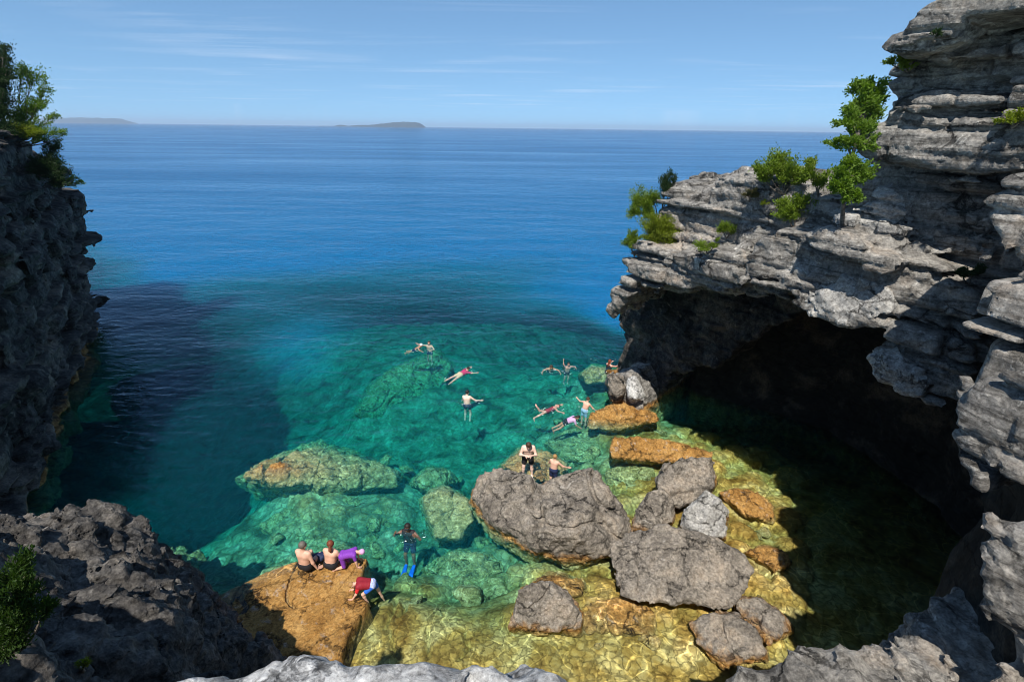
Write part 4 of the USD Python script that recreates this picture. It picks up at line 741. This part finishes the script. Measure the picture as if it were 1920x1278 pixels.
# ------------------------------------------------------------------ people
def flat_mat(name, c, rough=.7, var=.15, scale=30.0, spec=.3, sub=None):
    return usdkit.material(stage, '/World/Looks/' + name, {'geo': ('geometry', {}), 'n': ('noise_texture', {'scale': scale, 'detail': 3.0}), 'r': ('rgb_ramp', {'ramp': [(.3, tuple(x * (1 - var) for x in c)), (.7, tuple(min(1, x * (1 + var)) for x in (sub or c)))]}), 'p': ('principled_bsdf', {'roughness': rough, 'specular_ior_level': spec})},
        [('geo.position', 'n.vector'), ('n.fac', 'r.fac'), ('r.color', 'p.base_color')], surface='p.BSDF')
SK = {k: flat_mat('skin_' + k, c, .5, .1, 9.0) for k, c in dict(fair=(.56, .33, .24), pale=(.66, .45, .36), tan=(.42, .21, .12), brown=(.20, .095, .055), rosy=(.55, .28, .21)).items()}
CL = {k: flat_mat('cloth_' + k, c) for k, c in dict(black=(.012, .012, .015), navy=(.012, .02, .06), purple=(.17, .035, .33), red=(.55, .02, .025), darkred=(.22, .01, .02), magenta=(.38, .03, .10), tan=(.50, .42, .28), sky=(.25, .42, .62), blue=(.02, .12, .55), white=(.7, .7, .7), lilac=(.50, .30, .50), fin=(.0, .10, .60)).items()}
HA = {k: flat_mat('hair_' + k, c, .6, .3, 60.0) for k, c in dict(brown=(.045, .022, .012), dark=(.012, .009, .008), auburn=(.13, .035, .015), blond=(.28, .16, .06), grey=(.11, .095, .08)).items()}
M_eye = flat_mat('eye', (.02, .015, .012), .2)
def unit(v): v = np.asarray(v, float); return v / (np.linalg.norm(v) + 1e-12)
def cap_sd(p, a, b, ra, rb):
    ab = b - a; t = np.clip(((p - a) @ ab) / (ab @ ab + 1e-12), 0, 1)
    return np.linalg.norm(p - a - t[..., None] * ab, axis=-1) - (ra + (rb - ra) * t)
def blend(bones, h, k, cut=None):
    pts = np.array([q for b in bones for q in (b[0], b[1])]); R = max(max(b[2], b[3]) for b in bones) + 3 * h + k * .3
    lo, hi = pts.min(0) - R, pts.max(0) + R; n = np.ceil((hi - lo) / h).astype(int) + 1
    g = np.stack(np.meshgrid(*[lo[i] + h * np.arange(n[i]) for i in range(3)], indexing='ij'), -1)
    f = None
    for a, b, ra, rb in bones:
        d = cap_sd(g, np.asarray(a), np.asarray(b), ra, rb); f = d if f is None else smin(f, d, k)
    if cut is not None: f = np.maximum(f, cut(g))
    return nets(f.astype(np.float32), lo, h)
def hand(wrist, along, palm_n, side, s, curl=.5):
    """A palm, four jointed fingers of different lengths and a thumb; side +1: the thumb lies along cross(along, palm_n)."""
    a, n = unit(along), unit(palm_n - np.dot(palm_n, unit(along)) * unit(along)); w = np.cross(a, n) * side; ms = []
    ball = trimesh.creation.icosphere(1)
    def link(q0, q1, r0, r1):
        pts = np.vstack([ball.vertices * r0 + q0, ball.vertices * r1 + q1]); ms.append(hull_mesh(pts))
    k0 = wrist + a * .085 * s
    for u in (-1, 1): link(wrist + w * .016 * u * s, k0 + w * .030 * u * s, .016 * s, .013 * s)
    link(wrist + a * .02 * s, k0, .018 * s, .015 * s)
    for i, L in enumerate((.068, .078, .074, .058)):
        q = k0 + w * (.033 - .022 * i) * s; d = a
        for j, fr in enumerate((.45, .32, .23)):
            d = unit(d + n * curl * .5); e = q + d * L * fr * s; link(q, e, (.0095 - .001 * j) * s, (.0088 - .001 * j) * s); q = e
    q = wrist + a * .025 * s + w * .026 * s; d = unit(a * .7 + w * .75 + n * .25)
    for j, L in enumerate((.042, .032, .026)):
        e = q + d * L * s; link(q, e, (.0115 - .0012 * j) * s, (.0105 - .0012 * j) * s); q = e; d = unit(d + a * .45)
    return join(ms)
def person(label, pelvis, yaw, size, skin, hair, torso=(0, 0, 1), head=(0, .1, 1), face=(0, 1, 0), arms=None, legs=None, clothes=(), tail=False, group=None, bulk=1.0, long_hair=False, curl=.5, xvec=(1, 0, 0)):
    """A figure 1.75 m tall times size. Directions are in its own frame: x its right, y forward, z up. arms, legs: (left, right), each (upper, lower[, hand or foot])."""
    s = size; c, sn = math.cos(yaw), math.sin(yaw)
    rot = lambda v: np.array([v[0] * c - v[1] * sn, v[0] * sn + v[1] * c, v[2]])
    pel = np.asarray(pelvis, float); T = unit(rot(torso)); X = rot(xvec); X = unit(X - (X @ T) * T); Fw = np.cross(T, X)
    J = lambda x, f, u: pel + s * (x * X + f * Fw + u * T); bk = bulk
    body = [(J(-.075, 0, 0), J(.075, 0, 0), .112 * s * bk, .112 * s * bk), (J(-.06, -.02, .0), J(.06, -.02, -.02), .115 * s * bk, .115 * s * bk),
            (J(-.05, .01, .20), J(.05, .01, .20), .100 * s * bk, .100 * s * bk), (J(-.09, .01, .36), J(.09, .01, .36), .105 * s * bk, .105 * s * bk), (J(-.05, .0, .1), J(-.075, 0, .36), .11 * s * bk, .105 * s * bk), (J(.05, 0, .1), J(.075, 0, .36), .11 * s * bk, .105 * s * bk),
            (J(-.15, 0, .44), J(.15, 0, .44), .062 * s, .062 * s), (J(0, .0, .44), J(0, .01, .52), .06 * s, .052 * s)]
    trunk_n = len(body)
    hd = unit(rot(head)); neck = J(0, .01, .50); hc = neck + hd * .165 * s
    fc = rot(face); fc = unit(fc - (fc @ hd) * hd); hx = np.cross(fc, hd)
    H = lambda x, f, u: hc + s * (x * hx + f * fc + u * hd)
    body += [(neck, H(0, -.01, -.05), .052 * s, .05 * s), (H(0, -.018, .03), H(0, -.01, .0), .088 * s, .084 * s), (H(0, .02, -.03), H(0, .055, -.085), .068 * s, .034 * s), (H(-.02, .05, -.02), H(.02, .05, -.02), .045 * s, .045 * s)]
    face_b = [(H(0, .09, .015), H(0, .112, -.022), .008 * s, .016 * s), (H(-.022, .085, -.058), H(.022, .085, -.058), .011 * s, .011 * s), (H(-.088, -.005, .015), H(-.09, -.012, -.025), .017 * s, .012 * s), (H(.088, -.005, .015), H(.09, -.012, -.025), .017 * s, .012 * s)]
    limb, hands = {}, []
    arms = arms or (((-.25, .1, -1), (-.1, .3, -1)), ((.25, .1, -1), (.1, .3, -1))); legs = legs or (((-.05, 0, -1), (0, 0, -1)), ((.05, 0, -1), (0, 0, -1)))
    for sd, arm in zip((-1, 1), arms):
        sh = J(.175 * sd, 0, .435); el = sh + unit(rot(arm[0])) * .29 * s; wr = el + unit(rot(arm[1])) * .255 * s
        body += [(sh, el, .056 * s * bk, .041 * s), (el, wr, .042 * s, .028 * s)]; limb['arm', sd] = (sh, el, wr)
        hn = rot(arm[2]) if len(arm) > 2 else unit(wr - el)
        pn = np.cross(hn, Fw) * sd if abs(np.dot(unit(hn), Fw)) < .9 else np.cross(hn, X) * 1.0
        hands.append(hand(wr, hn, pn, -sd, s, curl))
    for sd, leg in zip((-1, 1), legs):
        hp = J(.09 * sd, 0, -.03); kn = hp + unit(rot(leg[0])) * .43 * s; an = kn + unit(rot(leg[1])) * .41 * s
        ft = rot(leg[2]) if len(leg) > 2 else (Fw if abs(unit(an - kn) @ Fw) < .8 else unit(an - kn))
        body += [(hp, kn, .088 * s * bk, .056 * s), (kn, kn * .7 + an * .3, .056 * s, .056 * s), (kn * .7 + an * .3, an, .056 * s, .037 * s), (an, an + unit(ft) * .06 * s, .04 * s, .038 * s), (an, an + unit(ft) * .19 * s + unit(an - kn) * .035 * s, .038 * s, .026 * s)]
        limb['leg', sd] = (hp, kn, an, unit(ft))
    th = thing('person', pel, label=label, cat='person', group=group)
    bm = blend(body, .021 * s, .035 * s); fm = blend(face_b, .009 * s, .012 * s)
    obj('body', join([bm, fm] + hands), SK[skin], th, origin=pel)
    for sd in (-1, 1):
        e = trimesh.creation.icosphere(1, .011 * s); obj('eye', (e.vertices + H(.033 * sd, .083, .012), e.faces), M_eye, th, origin=pel)
    if hair:
        hb = [(H(0, -.022, .035), H(0, -.02, .03), .101 * s, .099 * s)] + ([(H(0, -.05, .0), J(0, -.08, .40), .08 * s, .05 * s)] if long_hair else [])
        def cut(g):
            q = (g - hc) / s; return np.minimum(q @ fc - .045, -(q @ hd - .055)) * s + (0 if long_hair else np.maximum(-(q @ hd) - .055, 0) * 2 * s)
        hm = blend(hb, .012 * s, .02 * s, cut)
        if tail: hm = join([hm, blend([(H(0, -.11, .0), H(0.01, -.14, -.10), .04 * s, .045 * s), (H(.01, -.14, -.10), H(.02, -.11, -.20), .045 * s, .018 * s)], .012 * s, .02 * s)])
        obj('hair', hm, HA[hair] if hair in HA else CL[hair], th, origin=pel)
    for kind, color in clothes:
        g = .016 * s; infl = lambda b, e=g: [(x, y, r0 + e, r1 + e) for x, y, r0, r1 in b]; bones = []
        if kind in ('shorts', 'trunks'):
            bones = infl(body[:2], g) + [(J(-.05, .0, .0), J(.05, 0, .04), .11 * s * bk + g, .108 * s * bk + g)]
            for sd in (-1, 1): hp, kn = limb['leg', sd][:2]; bones += [(hp, hp + (kn - hp) * (.62 if kind == 'shorts' else .3), .09 * s * bk + g, .078 * s + g)]
        elif kind == 'swimsuit': bones = infl(body[:2] + body[2:3], g * .8)
        elif kind == 'top': bones = infl(body[3:4] + body[4:6], g * .7)
        elif kind in ('shirt', 'vest', 'life_vest'):
            e = g if kind != 'life_vest' else .04 * s
            bones = infl(body[2:7] + ([] if kind == 'life_vest' else body[0:1]), e)
            if kind == 'shirt':
                for sd in (-1, 1): sh, el = limb['arm', sd][:2]; bones += [(sh, sh + (el - sh) * .6, .058 * s + g, .05 * s + g)]
        elif kind == 'leggings':
            bones = infl(body[:2], g)
            for sd in (-1, 1): hp, kn, an = limb['leg', sd][:3]; bones += [(hp, kn, .09 * s + g, .058 * s + g)]
        elif kind == 'fin':
            for sd in (-1, 1):
                an, ft = limb['leg', sd][2:]; w = np.cross(ft, unit(an - limb['leg', sd][1])); tip = an + ft * .62 * s
                o = [an + ft * .05 * s, an + ft * .3 * s + w * .05 * s, an + ft * .3 * s - w * .05 * s, tip + w * .10 * s, tip - w * .10 * s]; b3 = trimesh.creation.icosphere(1)
                pts = np.vstack([b3.vertices * r * s + q for q, r in zip(o, (.05, .022, .022, .012, .012))]); obj('fin', hull_mesh(pts), CL[color], th, origin=pel)
            continue
        elif kind == 'mask':
            obj('mask', blend([(H(-.05, .085, .015), H(.05, .085, .015), .034 * s, .034 * s), (H(-.09, 0, .02), H(-.05, .085, .015), .014 * s, .014 * s), (H(.09, 0, .02), H(.05, .085, .015), .014 * s, .014 * s)], .012 * s, .01 * s), CL[color], th, origin=pel); continue
        elif kind == 'cap':
            def cc(g): return -((g - hc) @ hd - .01 * s)
            obj('cap', blend([(H(0, -.015, .035), H(0, -.015, .036), .108 * s, .108 * s)], .012 * s, .01, cc), CL[color], th, origin=pel); continue
        obj(kind, blend(bones, .018 * s, .03 * s), CL[color], th, origin=pel)
    return th
def on(px, py, z): return at_z(px, py, z)
R90 = math.pi / 2
# the family on the ochre slab
person('shirtless man in dark trunks seated leftmost on the ochre slab, back turned', on(573, 1057, .27), -.25, .98, 'fair', 'grey', torso=(.02, -.05, 1), head=(.1, .1, 1), face=(.3, 1, -.1), bulk=1.08,
       arms=(((-.25, .35, -1), (.2, .8, -.35)), ((.30, -.05, -1), (.25, .25, -1), (.3, .6, -.2))), legs=(((-.12, 1, .05), (0, .25, -1)), ((.15, 1, .05), (.05, .2, -1))), clothes=(('trunks', 'black'),))
person('woman with auburn ponytail and black swimsuit seated between man and child', on(620, 1056, .25), -.15, .92, 'fair', 'auburn', torso=(.08, .10, 1), head=(.0, .15, 1), face=(-.3, 1, -.2), tail=True, bulk=1.05,
       arms=(((-.3, .4, -1), (.3, .9, -.3)), ((.45, .25, -1), (-.2, .7, -.7))), legs=(((-.1, 1, .1), (0, .2, -1)), ((.45, .8, .45), (.1, -.35, -1))), clothes=(('swimsuit', 'black'), ('trunks', 'black')))
person('child in purple bending on hands and knees at the slab tip', on(643, 1040, .50), -1.45, .72, 'fair', 'lilac', torso=(0, 1, .22), head=(0, 1, -.1), face=(0, .2, -1),
       arms=(((-.1, .2, -1), (0, .1, -1), (0, 1, -.1)), ((.1, .2, -1), (0, .1, -1), (0, 1, -.1))), legs=(((-.1, .35, -1), (0, -.9, -.35)), ((.1, .1, -1), (0, -1, -.3))), clothes=(('shirt', 'purple'), ('leggings', 'purple'), ('cap', 'lilac')))
person('child in red life vest climbing out onto the ochre slab', on(697, 1094, .42), 1.75, .72, 'fair', 'blond', torso=(0, 1, .25), head=(0, 1, -.2), face=(0, .1, -1),
       arms=(((-.15, .4, -1), (0, .5, -.8), (0, 1, -.1)), ((.15, .4, -1), (0, .5, -.8), (0, 1, -.1))), legs=(((-.15, .8, -.6), (0, -.3, -1)), ((.15, -.3, -1), (0, -.3, -1))), clothes=(('shirt', 'red'), ('life_vest', 'darkred'), ('shorts', 'blue'), ('trunks', 'white')))
v = np.random.default_rng(4).normal(0, 1, (260, 3)); v /= np.linalg.norm(v, axis=1)[:, None]; v *= (np.array([.20, .14, .10]) * (1 + .35 * (fb(v * 1.5, 3, 300) - .5)[:, None] * 2))
obj('towel', hull_mesh(v + on(598, 1043, .22)), CL['navy'], label='bunched dark blue towel between the seated man and woman', cat='towel')
# in the water
person('snorkeller in black vest with blue fins, hands raised to the mask', on(769, 1014, -.45), math.pi - .2, .95, 'brown', 'dark', torso=(0, .12, 1), head=(0, .25, 1), face=(0, 1, -.4),
       arms=(((-.8, .4, -.35), (.35, .5, .9)), ((.8, .4, -.35), (-.35, .5, .9))), legs=(((-.1, .3, -1), (0, -.1, -1), (0, 1, -.25)), ((.1, .35, -1), (0, -.05, -1), (-.1, 1, -.3))), clothes=(('vest', 'black'), ('shorts', 'navy'), ('mask', 'black'), ('fin', 'fin')))
person('pale man in black shorts standing on the sunken rock, head bowed', on(990, 852, .74), math.pi, .98, 'pale', 'brown', torso=(0, .35, 1), head=(0, .8, .7), face=(0, .5, -1), bulk=1.08,
       arms=(((-.35, .25, -1), (.75, .75, .35)), ((.35, .25, -1), (-.75, .75, .35))), legs=(((-.12, .1, -1), (-.05, -.1, -1)), ((.12, .1, -1), (.05, -.1, -1))), clothes=(('shorts', 'black'),))
person('boy in navy shorts wading behind the biggest boulder, back turned', on(1038, 880, .36), -.5, .76, 'fair', 'blond', torso=(.05, .05, 1), head=(0, .1, 1), face=(.2, 1, -.1),
       arms=(((-.5, .4, -1), (-.1, .8, -.5)), ((.75, .35, -.7), (.6, .6, -.35))), clothes=(('shorts', 'navy'),))
person('swimmer reaching out left, beyond the sunken ridge', on(779, 655, -.26), -1.9, .78, 'tan', 'white', torso=(.1, .8, .55), head=(0, .6, 1), face=(.2, 1, .1),
       arms=(((-.5, -.6, .1), (-.3, -.9, 0)), ((.6, .6, -.1), (.3, .9, -.1))), legs=(((-.1, -.9, -.5), (0, -1, -.2)), ((.1, -.9, -.5), (0, -1, -.3))), clothes=(('trunks', 'navy'),))
person('swimmer facing the shore with head and shoulders out, right of the far pair', on(806, 659, -.58), math.pi - .2, .84, 'fair', 'brown', torso=(0, .1, 1), head=(0, .1, 1), face=(0, 1, .1),
       arms=(((-.6, .4, -.5), (.5, .8, 0)), ((.95, .1, .1), (1, .2, .05))), legs=(((-.1, .2, -1), (0, -.2, -1)), ((.1, .2, -1), (0, -.3, -1))), clothes=(('trunks', 'navy'),))
person('swimmer in dark pink shirt and tan shorts stretched out on the water', on(863, 702, -.12), -.75, .82, 'fair', 'dark', torso=(0, 1, .12), head=(0, .8, .7), face=(0, 1, .0),
       arms=(((-.3, .9, .05), (.2, 1, .05)), ((.9, .4, .0), (.6, .8, .0))), legs=(((-.12, -1, -.08), (-.1, -1, -.12), (0, -1, -.2)), ((.12, -1, -.12), (.05, -1, -.25), (0, -1, -.2))), clothes=(('shirt', 'magenta'), ('shorts', 'tan')))
person('pale man waist deep with his back to the shore, one arm out right', on(876, 759, -.30), -.25, .9, 'pale', 'dark', torso=(-.05, .08, 1), head=(.15, .15, 1), face=(.4, 1, -.1), bulk=1.05,
       arms=(((-.35, .5, -1), (.1, .9, -.4)), ((.85, .35, -.75), (.95, .35, -.1))), legs=(((-.1, .2, -1), (0, -.2, -1)), ((.1, .2, -1), (0, -.3, -1))), clothes=(('trunks', 'navy'),))
person('breaststroking swimmer with broad shoulders left of the splashing one', on(1032, 694, -.38), math.pi, .86, 'tan', 'brown', torso=(0, .8, .6), head=(0, .5, 1), face=(0, 1, -.1),
       arms=(((-.9, .35, -.15), (-.3, .9, -.2)), ((.9, .35, -.15), (.3, .9, -.2))), legs=(((-.2, -1, -.3), (0, -1, -.3)), ((.2, -1, -.3), (0, -1, -.3))), clothes=(('trunks', 'navy'),))
person('swimmer with an arm raised, nearest left of the headland tip', on(1063, 697, -.56), math.pi + .3, .8, 'rosy', 'dark', torso=(0, .3, 1), head=(0, .2, 1), face=(0, 1, .2),
       arms=(((-.8, .3, .0), (.2, .9, .1)), ((.55, .1, .85), (.1, .1, 1))), legs=(((-.1, 0, -1), (0, -.4, -1)), ((.1, 0, -1), (0, -.4, -1))), clothes=(('trunks', 'black'),))
person('bather clinging to the rock lump at the headland tip', on(1140, 697, -.30), -.9, .85, 'rosy', 'auburn', torso=(0, .15, 1), head=(0, .1, 1), face=(.3, 1, 0), long_hair=True,
       arms=(((-.3, .8, -.1), (.1, 1, .1)), ((.3, .8, -.2), (0, 1, .1))), legs=(((-.1, .1, -1), (0, -.1, -1)), ((.1, .1, -1), (0, -.1, -1))), clothes=(('swimsuit', 'black'), ('top', 'black')))
person('swimmer lying on the side with one foot up, left of the lilac bather', on(1026, 771, -.26), -1.25, .78, 'rosy', 'brown', torso=(.1, .9, .35), head=(0, .9, .5), face=(.5, .3, 1), xvec=(.6, 0, .8),
       arms=(((-.4, .3, .2), (.3, 1, .1)), ((.5, .5, -.6), (.4, .8, -.2))), legs=(((-.2, -.9, .25), (-.2, -.5, .9)), ((.2, -1, -.3), (.1, -1, -.3))), clothes=(('swimsuit', 'darkred'), ('top', 'darkred')))
person('dark haired bather in lilac top leaning over the shallow green rocks', on(1062, 790, -.13), -1.3, .76, 'tan', 'dark', torso=(.2, .9, .4), head=(0, .9, .25), face=(0, .5, -1), long_hair=True,
       arms=(((-.2, .6, -.8), (.1, .8, -.5)), ((.3, .3, -1), (.3, .8, -.5))), legs=(((-.1, -.8, -.6), (0, -1, -.3)), ((.1, -.8, -.6), (0, -1, -.3))), clothes=(('shirt', 'lilac'), ('trunks', 'black')))
person('boy in pale blue shorts wading towards the tan stepped rock', on(1096, 769, -.16), -.6, .8, 'fair', 'brown', torso=(.15, .2, 1), head=(.1, .3, 1), face=(.5, 1, -.3),
       arms=(((-.9, .2, -.25), (-.8, .5, .1)), ((.5, .4, -.8), (.5, .5, -.7))), clothes=(('shorts', 'sky'),))

# broken foam and droplets where the swimmers stir the water
_fr = np.random.default_rng(21); _ico = trimesh.creation.icosphere(0); _fl = []
for px, py, n, R in [(766,660,26,.5),(790,655,22,.5),(806,658,24,.4),(852,712,34,.6),(884,694,24,.45),(877,757,34,.45),(898,751,16,.3),(1030,698,40,.55),(1064,697,40,.5),(1018,770,34,.5),(1042,768,22,.4),(1068,792,26,.4),(1097,768,24,.4),(768,1010,26,.35),(1140,700,30,.6),(1130,672,40,1.1),(1150,735,30,.5)]:
    c = at_z(px, py, 0)
    for k in range(int(n * .6)):
        a = _fr.random() * 6.283; r = R * _fr.random() ** .5 * (1 + .4 * math.sin(3 * a)); s0 = .004 + .013 * _fr.random() ** 3
        _fl.append((_ico.vertices * np.array([s0 * (1 + 2 * _fr.random()), s0, s0 * .5]) + c + np.array([math.cos(a) * r, math.sin(a) * r * .8, .006 + .03 * _fr.random() ** 4]), _ico.faces))
obj('foam', join(_fl), flat_mat('foam_white', (.8, .82, .82), .4, .05), smooth=False, kind='stuff', label='flecks of white foam around the swimmers', cat='foam')
